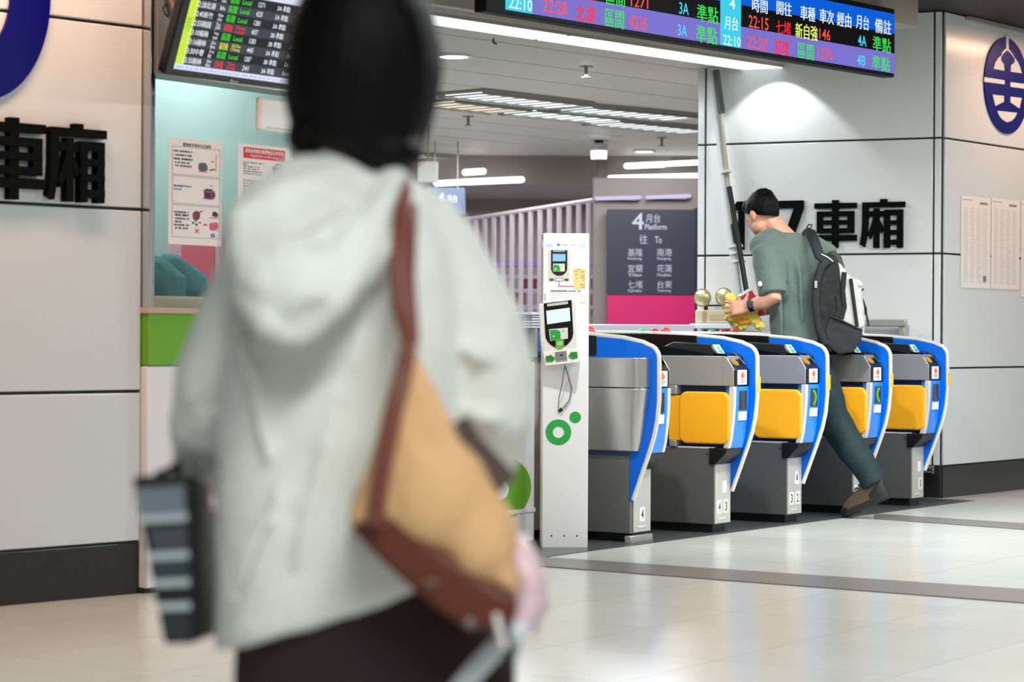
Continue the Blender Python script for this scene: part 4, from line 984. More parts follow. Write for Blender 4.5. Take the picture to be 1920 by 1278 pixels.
# strip lamps along the front edge of the hall ceiling
for i, (t0, t1, lab) in enumerate(((.0, .5, 'strip lamp along the hall ceiling edge, the length above the black bob of hair'), (.5, 1.0, 'strip lamp along the hall ceiling edge, the length ending at the pillar'))):
    Ln = (E1 - E0).length
    o = thing('strip_lamp', lab, 'lamp', FS.M, 'strip lamps along the ceiling edge')
    B().box(Ln * t0 + .005, Ln * t1 - .01, .01, .30, HC - .016, HC - .001).done('lamp_tray', M_fascia, o)
    B().box(Ln * t0 + .02, Ln * t1 - .02, .02, .28, HC - .021, HC - .014).done('light_diffuser', mat('strip_glow', (236, 252, 250), .4, emit=1.3), o)
segs = ((872, 170, 1062, 193, 0, 'louvred ceiling lamp in the front trough, closest to the black bob'), (1084, 198, 1276, 216, 0, 'louvred ceiling lamp in the front trough, next to the pillar'), (822, 187, 951, 202, 1, 'warm louvred ceiling lamp in the rear trough beside the black bob'), (978, 204, 1136, 220, 0, 'louvred ceiling lamp in the middle of the rear trough'), (1134, 224, 1304, 241, 0, 'louvred ceiling lamp in the rear trough, next to the pillar'), (775, 288, 905, 298, 1, 'warm louvred ceiling lamp deep in the hall beside the black bob'))
for u0, v0, u1, v1, w, lab in segs:
    a, b = HZ(u0, v0, HC), HZ(u1, v1, HC); d = b - a; L_ = d.length; ang = math.atan2(d.y, d.x)
    o = thing('louvred_ceiling_lamp', lab, 'ceiling lamp', at(Vector((a.x, a.y, HC)), ang), 'louvred lamps in the hall ceiling')
    B().box(-.05, L_ + .05, -.24, .24, -.02, -.002).done('lamp_tray', M_trof, o)
    B().box(0, L_, -.19, .19, -.026, -.018).done('light_diffuser', M_difw if w else M_dif, o)
    lv = B(); n = int(L_ / .14)
    for k in range(n + 1): lv.box(L_ * k / n - .006, L_ * k / n + .006, -.2, .2, -.036, -.026)
    lv.done('louver', mat('louver_grey', (176, 174, 170), .4), o)
    B().box(-.04, L_ + .04, -.22, -.2, -.04, -.02).box(-.04, L_ + .04, .2, .22, -.04, -.02).done('side_rail', M_trof, o)
for u, v, r, lab in ((850, 103, .10, 'round downlight in the hall ceiling near the LED board'), (1208, 282, .09, 'round downlight deep in the hall ceiling near the pillar')):
    p = HZ(u, v, HC); o = thing('downlight', lab, 'ceiling lamp', at(Vector((p.x, p.y, HC))))
    B().m and None
    c = B(); c.ringplate(0, 0, (r + .02, r + .02), (r - .005, r - .005), -.002, .015, 32); o1 = c.done('trim_ring', M_whitep, o); o1.rotation_euler = (R(-90), 0, 0)
    B().tube([(0, 0, -.001), (0, 0, -.014)], [r, r * .9], 28).done('lamp_lens', M_tube, o)
for u, v, lab in ((1099, 128, 'fire sprinkler hanging from the hall ceiling below the LED board'), (878, 222, 'fire sprinkler deep in the hall ceiling beside the dark hair'), (1241, 262, 'fire sprinkler in the hall ceiling close to the pillar')):
    p = HZ(u, v - 4, HC); o = thing('fire_sprinkler', lab, 'sprinkler', at(Vector((p.x, p.y, HC))), 'sprinklers in the hall ceiling')
    B().cyl((0, 0, 0), (0, 0, -.07), .012, .01).done('sprinkler_pipe', M_steeld, o); B().cyl((0, 0, -.006), (0, 0, 0), .045).done('ceiling_rose', M_steeld, o); B().cyl((0, 0, -.075), (0, 0, -.07), .03).done('deflector', M_steeld, o)
p = HZ(1123, 263, HC); o = thing('cylinder_speaker', 'pale cylinder speaker hanging from the hall ceiling', 'speaker', at(Vector((p.x, p.y, HC))))
B().cyl((0, 0, -.03), (0, 0, -.17), .075, .07, 24).done('speaker_body', mat('speaker_lilac', (204, 194, 206), .5), o, smooth=40); B().cyl((0, 0, 0), (0, 0, -.03), .04).done('ceiling_mount', M_ink, o)
for u, v, w in ((925, 73, 0),):
    p = HZ(u, v, HC); o = thing('ceiling_hook', 'small dark hook in the hall ceiling close behind the LED board', 'hook', at(Vector((p.x, p.y, HC))))
    B().tube([(0, 0, 0), (0, 0, -.02), (.02, 0, -.03)], .006, 6).done('hook_wire', M_ink, o)
# fluorescent tubes deep in the hall, plus glowing reflections on the stone wall
def tube(u0, v0, u1, v1, Y, lab, r=.03, top=None, m=None):
    a, b = P(u0, v0, Y), P(u1, v1, Y); d = b - a; L_ = d.length
    o = thing('tube_lamp_or_reflection', lab, 'lamp', at(a, math.atan2(d.y, d.x)), 'fluorescent tubes deep in the hall')
    e = Vector((L_, 0, b.z - a.z))
    B().tube([(0, 0, 0), e], r, 10, 'round').done('glowing_tube', m or M_tube, o, smooth=60)
    if top is not None: B().box(.02, L_ - .02, -.03, .03, r * .7 + max(0, e.z), top - a.z).done('lamp_housing', M_trof, o)
    else: B().box(.02, L_ - .02, .0, .06 if Y < 22 else .14, -.012, .012).done('lamp_housing', M_trof, o)
M_lil = mat('tube_reflection_lilac', (212, 206, 240), .4, emit=1.0)  # glow that paints the tubes' reflections on the stone wall, not lamps
tube(818, 344, 872, 341, 23.38, 'fluorescent tube half behind the dark hair, touching a longer tube', .028)
tube(874, 341, 978, 336.5, 23.36, 'long fluorescent tube over the railings, above the reader post', .03)
tube(1144, 334, 1308, 330, 23.36, 'long fluorescent tube above the dark platform sign, ending at the pillar', .028)
tube(872, 323, 906, 321, 23.36, 'short fluorescent tube above the long one over the railings', .03)
tube(1175, 311, 1245, 308, 23.36, 'bright flat tube above the long one over the platform sign', .028)
tube(1252, 307, 1320, 304, 23.36, 'bright tube touching the pillar edge, highest of the hall tubes', .024)
tube(1118, 372, 1200, 370, 20.6, 'dim lilac tube reflection on the stone wall, further from the pillar', .016, m=M_lil)
tube(1214, 370, 1292, 367, 20.6, 'dim lilac tube reflection on the stone wall, beside the pillar', .016, m=M_lil)
# ================================================================ platform sign, railings and beyond
PS = Fr(Vector((P(1220, 600, 20.5).x, 20.5, 0)), 0)
def sb(u0, v0, u1, v1, y=0): a = PS.uv(u0, v1, y); b = PS.uv(u1, v0, y); return a[0], b[0], a[1], b[1]
ps_ = thing('platform_sign', 'dark platform direction sign with a pink lower panel deep in the hall', 'sign', PS.M)
r = sb(1138, 393, 1312, 553); B().box(r[0], r[1], 0, .12, r[2], r[3]).done('dark_panel', mat('sign_slate', (38, 36, 52), .4), ps_)
r2 = sb(1138, 553, 1312, 640); B().box(r2[0], r2[1], 0, .12, 0, r2[3]).done('pink_panel', mat('sign_pink', (178, 18, 86), .4), ps_)
def sl_(txt, *r, bold=.02): T().put(txt, *r, bold=.012 if txt.isascii() else 0).done('sign_lettering', M_sl, ps_)
M_sl = mat('sign_letters', (158, 158, 172), .5)
sl_('4', *sb(1185, 399, 1207, 430), bold=.03); sl_('月台', *sb(1211, 401, 1238, 417), bold=.02); sl_('Platform', *sb(1209, 420, 1250, 430), bold=.02)
sl_('往', *sb(1199, 440, 1214, 457)); sl_('To', *sb(1228, 443, 1241, 456), bold=.02)
for (a, b, c, e), uc, vc in ((('基', '隆', 'Keelung', 0), 1191, 474), (('南', '港', 'Nangang', 0), 1246, 474), (('宜', '蘭', 'Yilan', 0), 1191, 504), (('花', '蓮', 'Hualien', 0), 1246, 504), (('七', '堵', 'Qidu', 0), 1191, 534), (('台', '東', 'Taitung', 0), 1246, 534)):
    sl_(a + b, *sb(uc - 14, vc - 8, uc + 14, vc + 6), bold=.03); sl_(c, *sb(uc - 14, vc + 8, uc + 12, vc + 14), bold=.02)
r = sb(1302, 390, 1316, 640); B().box(r[0], r[1], -.02, .14, 0, r[3]).done('dark_edge', mat('sign_edge', (24, 24, 34), .4), ps_)
# smaller hanging sign far away
S2 = Fr(Vector((P(842, 390, 21.8).x, 21.8, 0)), R(-8))
s2 = thing('hanging_sign', 'blue-grey hanging sign with a white digit 4 behind the dark hair', 'sign', S2.M)
def s2b(u0, v0, u1, v1): a = S2.uv(u0, v1); b = S2.uv(u1, v0); return a[0], b[0], a[1], b[1]
r = s2b(800, 352, 870, 402); B().box(r[0], r[1], 0, .1, r[2], r[3]).done('sign_panel', mat('sign_bluegrey', (104, 114, 140), .4), s2, bev=.005)
for tx_, r4 in (('4', (819, 362, 833, 386)), ('月台', (838, 365, 858, 380))): T().put(tx_, *s2b(*r4), bold=.02).done('sign_lettering', mat('sign_letters_pale', (220, 222, 228), .5), s2)
B().box(r[0] + .06, r[0] + .07, .04, .05, r[3], HC).box(r[1] - .07, r[1] - .06, .04, .05, r[3], HC).done('hanger_frame', M_trof, s2)
# white box under the ceiling, next to the hair
p = P(802, 322, 20.0); o = thing('junction_box', 'white square box hanging under the hall ceiling beside the dark hair', 'box', at(p))
B().box(-.085, .085, -.05, .08, -.085, .085).done('box_body', M_whitep, o, bev=.01); B().cyl((0, .02, .08), (0, .02, HC - p.z), .008).done('hanger_rod', M_trof, o)
# barrier of white bars rising beside the stairs
ba, bb = P(868, 412, 22.5), P(1113, 375, 21.0)
BRm = at(Vector((ba.x, ba.y, 0)), math.atan2(bb.y - ba.y, bb.x - ba.x)); L_ = Vector((bb.x - ba.x, bb.y - ba.y)).length
br = thing('stair_railing', 'tall railing of white bars with a rising top rail beyond the reader post', 'railing', BRm)
M_bar = mat('railing_lilac', (180, 164, 172), .4)
zA, zB = ba.z, bb.z
B().tube([(0, 0, zA), (L_, 0, zB)], .02, 8).done('top_rail', M_bar, br, smooth=60)
B().tube([(0, 0, .08), (L_, 0, .08)], .025, 8).done('bottom_rail', M_bar, br, smooth=60)
for k in range(14):
    t_ = (k + .5) / 14; B().box(L_ * t_ - .021, L_ * t_ + .021, -.012, .012, 0, zA + (zB - zA) * t_).done('bar', M_bar, br)
# rack behind the railings
rk = thing('wall_rack', 'rack with pale shelves and dark red panels behind the white railings', 'rack', at(Vector((P(1000, 500, 24).x, 24.0, 0))))
RK = Fr(Vector((P(1000, 500, 24).x, 24.0, 0)))
def rkb(u0, v0, u1, v1): a = RK.uv(u0, v1); b = RK.uv(u1, v0); return a[0], b[0], a[1], b[1]
M_shelf = mat('shelf_lilac', (190, 184, 206), .4); M_pred = mat('panel_dark_red', (128, 52, 64), .6)
r = rkb(900, 488, 1130, 498); B().box(r[0], r[1], -.02, .3, r[2], r[3]).done('top_shelf', mat('shelf_violet', (150, 130, 214), .4), rk)
for v in (519, 545, 575): r = rkb(920, v - 3, 1130, v + 3); B().box(r[0], r[1], -.05, .3, r[2], r[3]).done('shelf', M_shelf, rk)
for u0, v0, u1, v1 in ((975, 524, 1010, 542), (1060, 524, 1096, 542), (930, 550, 985, 572), (1104, 520, 1122, 541), (1104, 553, 1118, 592), (1030, 552, 1075, 572)):
    r = rkb(u0, v0, u1, v1); B().box(r[0], r[1], .0, .25, r[2], r[3]).done('red_panel', M_pred, rk)
for u in (905, 1128): r = rkb(u - 3, 488, u + 3, 640); B().box(r[0], r[1], .1, .16, 0, r[3]).done('upright', M_shelf, rk)
cl = P(1128, 480, 23.0)
o = thing('hall_column', 'slim grey-brown column between the railings and the platform sign', 'column', at(Vector((cl.x, cl.y, 0))))
B().box(-.05, .05, -.05, .05, 0, HC).done('column_shaft', mat('column_brown', (140, 122, 116), .35), o, bev=.01); B().box(-.07, .07, -.07, .07, 0, .1).done('column_base', M_steeld, o)
# ================================================================ people
M_skin = mat('skin', (214, 158, 132), .5, var=.05, vscale=20)
M_hair = mat('black_hair', (6, 5, 6), .55, spec=.15, bump=.35, bscale=14, stretch=(8, 8, 1))
def lerp(a, b, t): return a + (b - a) * t
def ering(c, ax, ay, n=24, pw=1.0):
    """ring about c spanned by half-axis vectors ax, ay"""
    out = []
    for i in range(n):
        a = 2 * math.pi * i / n; ca, sa = math.cos(a), math.sin(a)
        ca = math.copysign(abs(ca) ** pw, ca); sa = math.copysign(abs(sa) ** pw, sa)
        out.append(c + ax * ca + ay * sa)
    return out
def rtube(b, pts, rad, seg=14): b.tube(pts, rad, seg, 'round')
def hand(b, W, D, N, Tm, s=1.0, curl=(25, 30, 35, 40), thumb=None, spread=1.0, tl=1.0):
    """palm and five fingers: wrist W, fingers point D, back of hand N, thumb side Tm"""
    D, N, Tm = D.normalized(), N.normalized(), Tm.normalized()
    for k in (-1.5, -.5, .5, 1.5):
        b.tube([W + Tm * k * .010 * s, W + D * .05 * s + Tm * k * .017 * s, W + D * .088 * s + Tm * k * .021 * s], [.017 * s, .016 * s, .012 * s], 10, 'round')
    for i, (o, L) in enumerate(((.031, .070), (.0105, .079), (-.0105, .074), (-.031, .058))):
        p = W + D * (.086 - .006 * abs(i - 1.2)) * s + Tm * o * s; d = (D + Tm * o * 3.0 * spread).normalized(); pts = [p]
        tot = 0
        for j, f in enumerate((.44, .31, .25)):
            tot += curl[i] * (1.0 if j == 0 else 1.15)
            dd = (d * math.cos(R(tot)) - N * math.sin(R(tot)))
            p = p + dd * L * f * s; pts.append(p)
        b.tube(pts, [.0092 * s, .0088 * s, .008 * s, .0068 * s], 9, 'round')
    t = thumb or (D * .6 + Tm * .75 - N * .35)
    t = t.normalized(); p0 = W + D * .025 * s + Tm * .022 * s
    b.tube([p0, p0 + t * .036 * s * tl, p0 + t * .066 * s * tl + D * .004 * s, p0 + t * .09 * s * tl + D * .01 * s], [.014 * s, .0115 * s, .0098 * s, .0075 * s], 9, 'round')
def head(b, Mh, s=1.0):
    """face along local +y, up +z, origin at the centre of the head"""
    R3 = Mh.to_3x3().normalized()
    def e(x, y, z, rx, ry, rz): b.ell(Mh @ Vector((x * s, y * s, z * s)), (rx * s, ry * s, rz * s), R3)
    e(0, -.012, .03, .076, .096, .088); e(0, .028, -.03, .066, .068, .086); e(0, .052, -.086, .034, .036, .028)
    for x in (-1, 1):
        e(x * .036, .058, -.03, .024, .026, .026); e(x * .08, -.012, -.012, .012, .019, .032); e(x * .03, .078, .012, .022, .012, .009); e(x * .045, .02, -.065, .026, .04, .032)
    b.tube([Mh @ Vector((0, .086 * s, .012 * s)), Mh @ Vector((0, .105 * s, -.024 * s)), Mh @ Vector((0, .094 * s, -.036 * s))], [.009 * s, .014 * s, .013 * s], 10, 'round')
    e(0, .088, -.058, .024, .011, .006); e(0, .085, -.070, .02, .011, .007)
def eyes(par, Mh, s=1.0):
    for x in (-1, 1):
        b = B(); R3 = Mh.to_3x3().normalized()
        b.ell(Mh @ Vector((x * .03 * s, .080 * s, .001 * s)), (.011 * s, .009 * s, .0065 * s), R3, 12).done('eye', mat('eye_dark', (30, 24, 22), .2), par, smooth=180)

# ---------------------------------------------------------------- woman, seen from behind
WY = 3.24; kW = WY / F
def W(u, v, d=0.0): return P(u, v, WY + d)
X_, Y_, Zv = Vector((1, 0, 0)), Vector((0, 1, 0)), Vector((0, 0, 1))
wm = thing('person', 'person seen from behind, black bob, hooded off-white jacket and dark maroon trousers', 'person')
Mh = at(W(700, 160, .02), R(-22)) @ Matrix.Rotation(R(-4), 4, 'X')
b = B(); head(b, Mh, .98)
rtube(b, [W(695, 270, .0), W(680, 360, -.01)], [.052, .058])
b.loft([ering(W(lerp(680, 660, t), lerp(370, 1130, t), 0), X_ * w_, Y_ * d_) for t, w_, d_ in ((0, .05, .05), (.06, .12, .07), (.15, .15, .085), (.4, .14, .09), (.65, .12, .085), (.85, .155, .10), (1, .165, .105))])
# arms and hands
LE, LWr = W(408, 710, .03), W(376, 872, .12)
RE, RWr = W(915, 730, -.01), W(905, 868, .05)
rtube(b, [W(590, 410), W(520, 470), LE, LWr], [.05, .05, .038, .026]); rtube(b, [W(740, 410), W(815, 465), RE, RWr], [.05, .05, .04, .027])
hand(b, LWr, Vector((-.1, .25, -1)), Vector((-1, -.2, .1)), Vector((.1, 1, .2)), .9, (60, 62, 64, 66))
hand(b, RWr, Vector((-.15, .1, -1)), Vector((.6, -.8, 0)), Vector((-.6, .6, 0)), .9, (45, 50, 55, 60))
# legs
for s, uu in ((-1, 590), (1, 800)):
    hip = W(uu, 1130); kn = Vector((hip.x + s * .005, hip.y + .05 * s, .34)); an = Vector((hip.x + s * .01, hip.y + .09 * s - .02, .07))
    rtube(b, [hip, kn, an], [.085, .05, .033])
    rtube(b, [an + Vector((0, 0, -.025)), an + Vector((0, .06, -.04)), an + Vector((0, .13, -.045))], [.034, .034, .024])
wbody = remesh(b, 'body', M_skin, .006, 2, wm)
eyes(wm, Mh, .98)
# bob of hair
hb = B()
def hr_(v, u0, u1, dd, slope=0.0, dc=0.0, n=28):
    c = W((u0 + u1) / 2, v, dc); hx = (u1 - u0) / 2 * kW
    return ering(c, X_ * hx + Zv * (-slope * hx), Y_ * dd, n)
hb.loft([hr_(-52, 640, 735, .03), hr_(-42, 596, 775, .07), hr_(-15, 566, 800, .095), hr_(30, 548, 818, .110), hr_(80, 537, 829, .118), hr_(130, 532, 832, .12), hr_(180, 531, 826, .118), hr_(222, 536, 812, .112, .04), hr_(252, 544, 798, .108, .12), hr_(276, 552, 784, .102, .20), hr_(294, 562, 772, .09, .24)])
hb.ell(W(725, 288, -.045), (.052, .055, .026)); hb.ell(W(572, 258, -.03), (.026, .055, .026))
remesh(hb, 'hair', M_hair, .008, 5, wm, noise=(.004, .05))
# jacket
M_jack = mat('jacket_white', (234, 237, 230), .75, var=.03, vscale=7, bump=.55, bscale=7, sheen=.2)
jb = B()
def jr(v, u0, u1, dd, slope=0.0, dc=0.0, pw=.85): 
    c = W((u0 + u1) / 2, v, dc); hx = (u1 - u0) / 2 * kW; return ering(c, X_ * hx + Zv * (-slope * hx), Y_ * dd, 32, pw)
jb.loft([jr(322, 592, 765, .06), jr(350, 560, 790, .08, .1), jr(390, 520, 822, .095, .1), jr(445, 480, 855, .11, .06), jr(520, 445, 878, .125), jr(640, 420, 880, .132), jr(780, 406, 875, .136), jr(920, 404, 868, .138, -.05), jr(1040, 405, 860, .14, -.16), jr(1110, 402, 850, .142, -.26), jr(1140, 402, 846, .140, -.31), jr(1150, 410, 838, .128, -.32)])
# sleeves
rtube(jb, [W(590, 400), W(532, 445), W(482, 520), W(443, 610, .01), W(404, 715, .03), W(382, 800, .05), W(380, 862, .10)], [.050, .054, .056, .056, .055, .048, .038], 18)
rtube(jb, [W(750, 400), W(798, 432), W(830, 478), W(858, 535), W(900, 610), W(917, 700), W(920, 780), W(916, 845, .03)], [.050, .054, .055, .057, .061, .062, .060, .044], 18)
jb.tube([W(914, 848, .03), W(908, 880, .045)], [.046, .040], 16)
jb.tube([W(372, 856, .09), W(374, 884, .12)], [.040, .036], 16)
# folds in the cloth
for pts, r in (([W(420, 560, -.09), W(470, 700, -.13), W(500, 860, -.135)], .010), ([W(640, 720, -.135), W(600, 880, -.142), W(560, 1060, -.145)], .009), ([W(850, 640, -.06), W(900, 670, -.075), W(975, 690, -.03)], .012), ([W(850, 760, -.05), W(915, 790, -.07), W(985, 770, -.03)], .010), ([W(340, 740, -.02), W(375, 770, -.05), W(405, 760, -.05)], .010), ([W(520, 930, -.14), W(470, 1040, -.145), W(440, 1130, -.14)], .008), ([W(700, 480, -.11), W(690, 560, -.13), W(660, 700, -.137)], .009)):
    rtube(jb, pts, [r * .5, r, r * .5], 8)
jk = remesh(jb, 'jacket', M_jack, .007, 6, wm, noise=(.010, .09))
# hood hanging on the back
hd = B()
hd.loft([ering(W(u, v, d), X_ * (w * kW) + Zv * (-sl * w * kW), Y_ * t, 26) for v, u, w, t, d, sl in ((318, 682, 60, .035, -.055, .5), (350, 645, 105, .05, -.095, .5), (395, 606, 142, .06, -.13, .35), (440, 582, 152, .065, -.155, .2), (495, 570, 140, .07, -.175, .1), (540, 562, 118, .068, -.19, .05), (582, 556, 90, .058, -.195, 0), (615, 550, 56, .04, -.195, 0), (636, 547, 18, .02, -.185, 0))])
rtube(hd, [W(740, 330, -.06), W(700, 400, -.15), W(672, 490, -.20), W(622, 570, -.232), W(562, 628, -.225)], [.016, .022, .024, .024, .016], 10)
rtube(hd, [W(650, 325, -.075), W(580, 352, -.14), W(510, 385, -.175), W(462, 412, -.18)], [.018, .026, .03, .026], 12)
rtube(hd, [W(466, 415, -.165), W(446, 445, -.14), W(446, 482, -.15), W(480, 500, -.19)], [.022, .022, .024, .02], 12)
rtube(hd, [W(448, 490, -.15), W(466, 552, -.20), W(505, 605, -.232), W(548, 630, -.225)], [.02, .022, .022, .014], 10)
rtube(hd, [W(660, 400, -.19), W(600, 455, -.225), W(520, 470, -.225), W(480, 455, -.21)], [.010, .018, .018, .010], 10)
rtube(hd, [W(650, 500, -.22), W(600, 555, -.252), W(540, 560, -.25)], [.008, .014, .008], 10)
remesh(hd, 'hood', M_jack, .006, 3, wm, noise=(.012, .06))
# trousers
tb = B()
M_mar = mat('trousers_maroon', (44, 24, 30), .8, bump=.3, bscale=12)
tb.loft([ering(W(u, v), X_ * (w * kW), Y_ * d, 26, .9) for u, v, w, d in ((650, 1010, 205, .105), (665, 1090, 225, .115), (690, 1180, 248, .122), (700, 1260, 262, .125), (702, 1330, 262, .12))])
for s, uu in ((-1, 572), (1, 828)):
    hip = W(uu, 1240); kn = Vector((hip.x, hip.y + .05 * s, .34)); an = Vector((hip.x, hip.y + .09 * s - .02, .09))
    tb.tube([W(uu, 1190), hip, kn, an], [.088, .094, .078, .066], 18)
remesh(tb, 'trousers', M_mar, .008, 4, wm, noise=(.006, .08))
for s, uu in ((-1, 572), (1, 828)):
    hip = W(uu, 1240); o = Vector((hip.x, hip.y + .09 * s - .02, 0))
    B().loft([[o + Vector((x * k, y * (1 if y > 0 else .9), z)) for x, y in ((-.04, -.06), (.04, -.06), (.045, .02), (.042, .12), (.02, .165), (-.02, .165), (-.042, .12), (-.045, .02))] for z, k in ((.0, 1), (.025, 1.02), (.05, .92), (.085, .7))]).done('shoe', M_black, wm, bev=.006, smooth=40)

# tan shoulder bag with brown base
M_tan = mat('bag_tan', (228, 182, 130), .7, var=.06, vscale=9, bump=.3, bscale=9); M_brn = mat('bag_brown', (96, 38, 14), .45, bump=.15, bscale=20); M_strap = mat('strap_brown', (118, 62, 48), .55)
bag = thing('shoulder_bag', 'tan shoulder bag with brown base and strap on the person in the white jacket', 'bag')
def slab(pts, d0, d1, dd=0.0): 
    bb = B(); bb.hexa([W(u, v, d1) for u, v in pts], [W(u, v, d0) for u, v in pts]); return bb
bb = slab([(768, 640), (795, 690), (822, 745), (848, 795), (868, 842), (900, 880), (935, 918), (952, 965), (962, 1020), (970, 1080), (968, 1120), (860, 1050), (748, 962), (700, 978), (655, 985), (660, 950), (688, 880), (716, 790), (738, 710), (750, 655)], -.27, -.165)
bb.ell(W(820, 930, -.235), (.075, .062, .075)); bb.ell(W(775, 830, -.22), (.045, .055, .08)); bb.ell(W(720, 940, -.225), (.04, .05, .04)); bb.ell(W(900, 1010, -.235), (.05, .055, .06))
remesh(bb, 'bag_body', M_tan, .007, 9, bag, noise=(.008, .06))
bb = slab([(655, 984), (700, 972), (748, 955), (800, 1002), (860, 1050), (915, 1088), (972, 1120), (968, 1158), (945, 1176), (905, 1180), (872, 1178), (815, 1138), (752, 1085), (700, 1036), (668, 1004)], -.277, -.158)
remesh(bb, 'bag_base', M_brn, .007, 5, bag)
def ribbon(pts, w, name, m, par, th=.006, up=None):
    bq = B(); bq.tube(pts, [w] * len(pts), 12, True, flat=th / w, up=up or (0, -1, .15)); return bq.done(name, m, par, smooth=60)
ribbon([W(752, 335, -.02), W(757, 362, -.075), W(752, 420, -.155), W(746, 500, -.185), W(750, 570, -.20), W(768, 636, -.235), W(758, 690, -.285), W(740, 760, -.295), W(722, 850, -.30), W(708, 930, -.298), W(703, 985, -.292)], .0115, 'bag_strap', M_strap, bag)
ribbon([W(770, 350, .05), W(772, 362, -.03), W(768, 430, -.12), W(764, 520, -.165), W(772, 640, -.20)], .010, 'bag_strap', M_strap, bag)
ribbon([W(845, 800, -.225), W(872, 842, -.23), (W(905, 878, -.235)), W(942, 918, -.24)], .026, 'bag_rim', mat('bag_dark_rim', (66, 46, 34), .6), bag, .016)
B().ell(W(880, 1168, -.280), (.007, .004, .007)).done('stud', M_steeld, bag, smooth=180)
B().box(-.004, .004, -.002, .002, -.045, .0).done('zip_tag', M_paper, bag, bev=.001, M=at(W(930, 1150, -.285), 0) @ Matrix.Rotation(R(-14), 4, 'Y'))
B().ell(W(808, 1092, -.283), (.009, .003, .004)).done('base_mark', mat('mark_dull', (128, 96, 80), .5), bag, smooth=180)
# pink plastic bag
pk_ = thing('plastic_bag', 'thin pink plastic bag with a white twisted handle, hanging by the tan shoulder bag', 'bag')
M_pinkp = mat('pink_plastic', (238, 206, 216), .35, bump=.5, bscale=14)
bb = B(); bb.loft([ering(W(u, v, d), X_ * (w * kW), Y_ * t, 18) for u, v, w, t, d in ((965, 1000, 14, .014, -.12), (978, 1040, 28, .03, -.12), (988, 1090, 36, .04, -.12), (990, 1140, 36, .04, -.12), (978, 1180, 24, .03, -.13), (962, 1200, 10, .015, -.14))])
remesh(bb, 'bag_film', M_pinkp, .006, 2, pk_, noise=(.018, .03))
ribbon([W(985, 1165, -.15), W(955, 1190, -.17), W(915, 1230, -.175), W(880, 1268, -.175), W(850, 1310, -.17)], .014, 'twisted_handle', mat('handle_white', (226, 232, 238), .4), pk_, .007)
ribbon([W(970, 1120, -.13), W(975, 1180, -.14), W(962, 1260, -.14), W(955, 1310, -.13)], .005, 'thin_loop', mat('handle_white', (226, 232, 238), .4), pk_, .004)
ribbon([W(948, 1180, -.19), W(955, 1230, -.18), W(958, 1300, -.17)], .006, 'dark_loop', M_mar, pk_, .004)

# black box bag with pale stripes in the other hand
bx_ = thing('box_bag', 'black box-shaped bag with pale grey stripes held low beside the white jacket', 'bag')
FQ = [(246, 893), (356, 886), (364, 1206), (306, 1208)]
f3 = [W(u, v, -.06) for u, v in FQ]; k3 = [p + Vector((.040, .13, -.008)) for p in f3]
k3[0] = f3[0] + Vector((.05, .13, -.006)); k3[3] = f3[3] + Vector((.05, .13, 0)); k3[1] = W(396, 908, .07); k3[2] = W(414, 1188, .07)
bb = B().hexa(f3[::-1], k3[::-1]); bb.done('bag_shell', mat('box_bag_black', (12, 15, 17), .5), bx_, bev=.012, seg=3)
def fq(s, t, off=-.003):
    L0 = f3[0].lerp(f3[3], t); R0 = f3[1].lerp(f3[2], t); p = L0.lerp(R0, s); return p + Vector((-.1 * off, off, 0))
def fpan(s0, s1, t0, t1, name, m, off=-.003): B().hexa([fq(s0, t1, 0), fq(s1, t1, 0), fq(s1, t0, 0), fq(s0, t0, 0)], [fq(s0, t1, off), fq(s1, t1, off), fq(s1, t0, off), fq(s0, t0, off)]).done(name, m, bx_)
fpan(.04, .90, .07, .27, 'grey_pocket', mat('bag_greyblue', (112, 122, 132), .5)); fpan(.16, .90, .31, .44, 'grey_pocket', mat('bag_charcoal', (66, 70, 76), .5)); fpan(.10, .90, .49, .60, 'dark_pocket', mat('bag_teal', (44, 60, 62), .5)); fpan(.1, .9, .82, .97, 'dark_pocket', mat('bag_teal2', (30, 46, 48), .5))
for t0 in (.235, .455, .615, .755): fpan(.03, .93, t0, t0 + .042, 'pale_stripe', mat('stripe_pale', (182, 194, 198), .4), -.005)
ribbon([W(300, 892, 0), W(330, 872, .06), LWr + Vector((-.01, .03, -.075)), W(366, 890, .08)], .009, 'carry_handle', M_black, bx_, .005)

# ---------------------------------------------------------------- man walking through the gates
MY = 13.62; kM = MY / F
def Mn(u, v, d=0.0): return P(u, v, MY + d)
man = thing('person', 'man in grey-green t-shirt and dark teal trousers walking through the gates, head bent', 'person')
Mh2 = at(Mn(1429, 403, .05), R(34)) @ Matrix.Rotation(R(-26), 4, 'X')
b = B(); head(b, Mh2, 1.03)
rtube(b, [Mn(1444, 415, .04), Mn(1462, 436, .02), Mn(1482, 462, 0)], [.060, .062, .075])
# trunk leaning forward
def mr(u, v, w, t, d=0.0, s=0.0): return ering(Mn(u, v, d), X_ * (w * kM) + Y_ * s, Y_ * t - X_ * (s * .6), 22)
b.loft([mr(1482, 452, 30, .07), mr(1484, 480, 48, .10), mr(1486, 540, 46, .11), mr(1490, 600, 40, .10), mr(1496, 660, 42, .11)])
LS, LEl, LWs = Mn(1434, 472, -.11), Mn(1450, 559, -.19), Mn(1404, 574, -.13)
RS, REl, RWs = Mn(1545, 470, .14), Mn(1530, 555, .26), Mn(1440, 580, .22)
rtube(b, [LS, LEl.lerp(LS, .45), LEl, LEl.lerp(LWs, .4), LWs], [.055, .052, .049, .045, .030]); rtube(b, [RS, REl, RWs], [.055, .042, .029])
toLeft = Vector((-1, .15, .12))
hand(b, LWs, Vector((-1, .10, -.12)), Vector((-.1, -1, .2)), Vector((-.1, .2, 1)), 1.0, (16, 18, 20, 24), thumb=Vector((.45, -.02, .8)), spread=3.0, tl=.72)
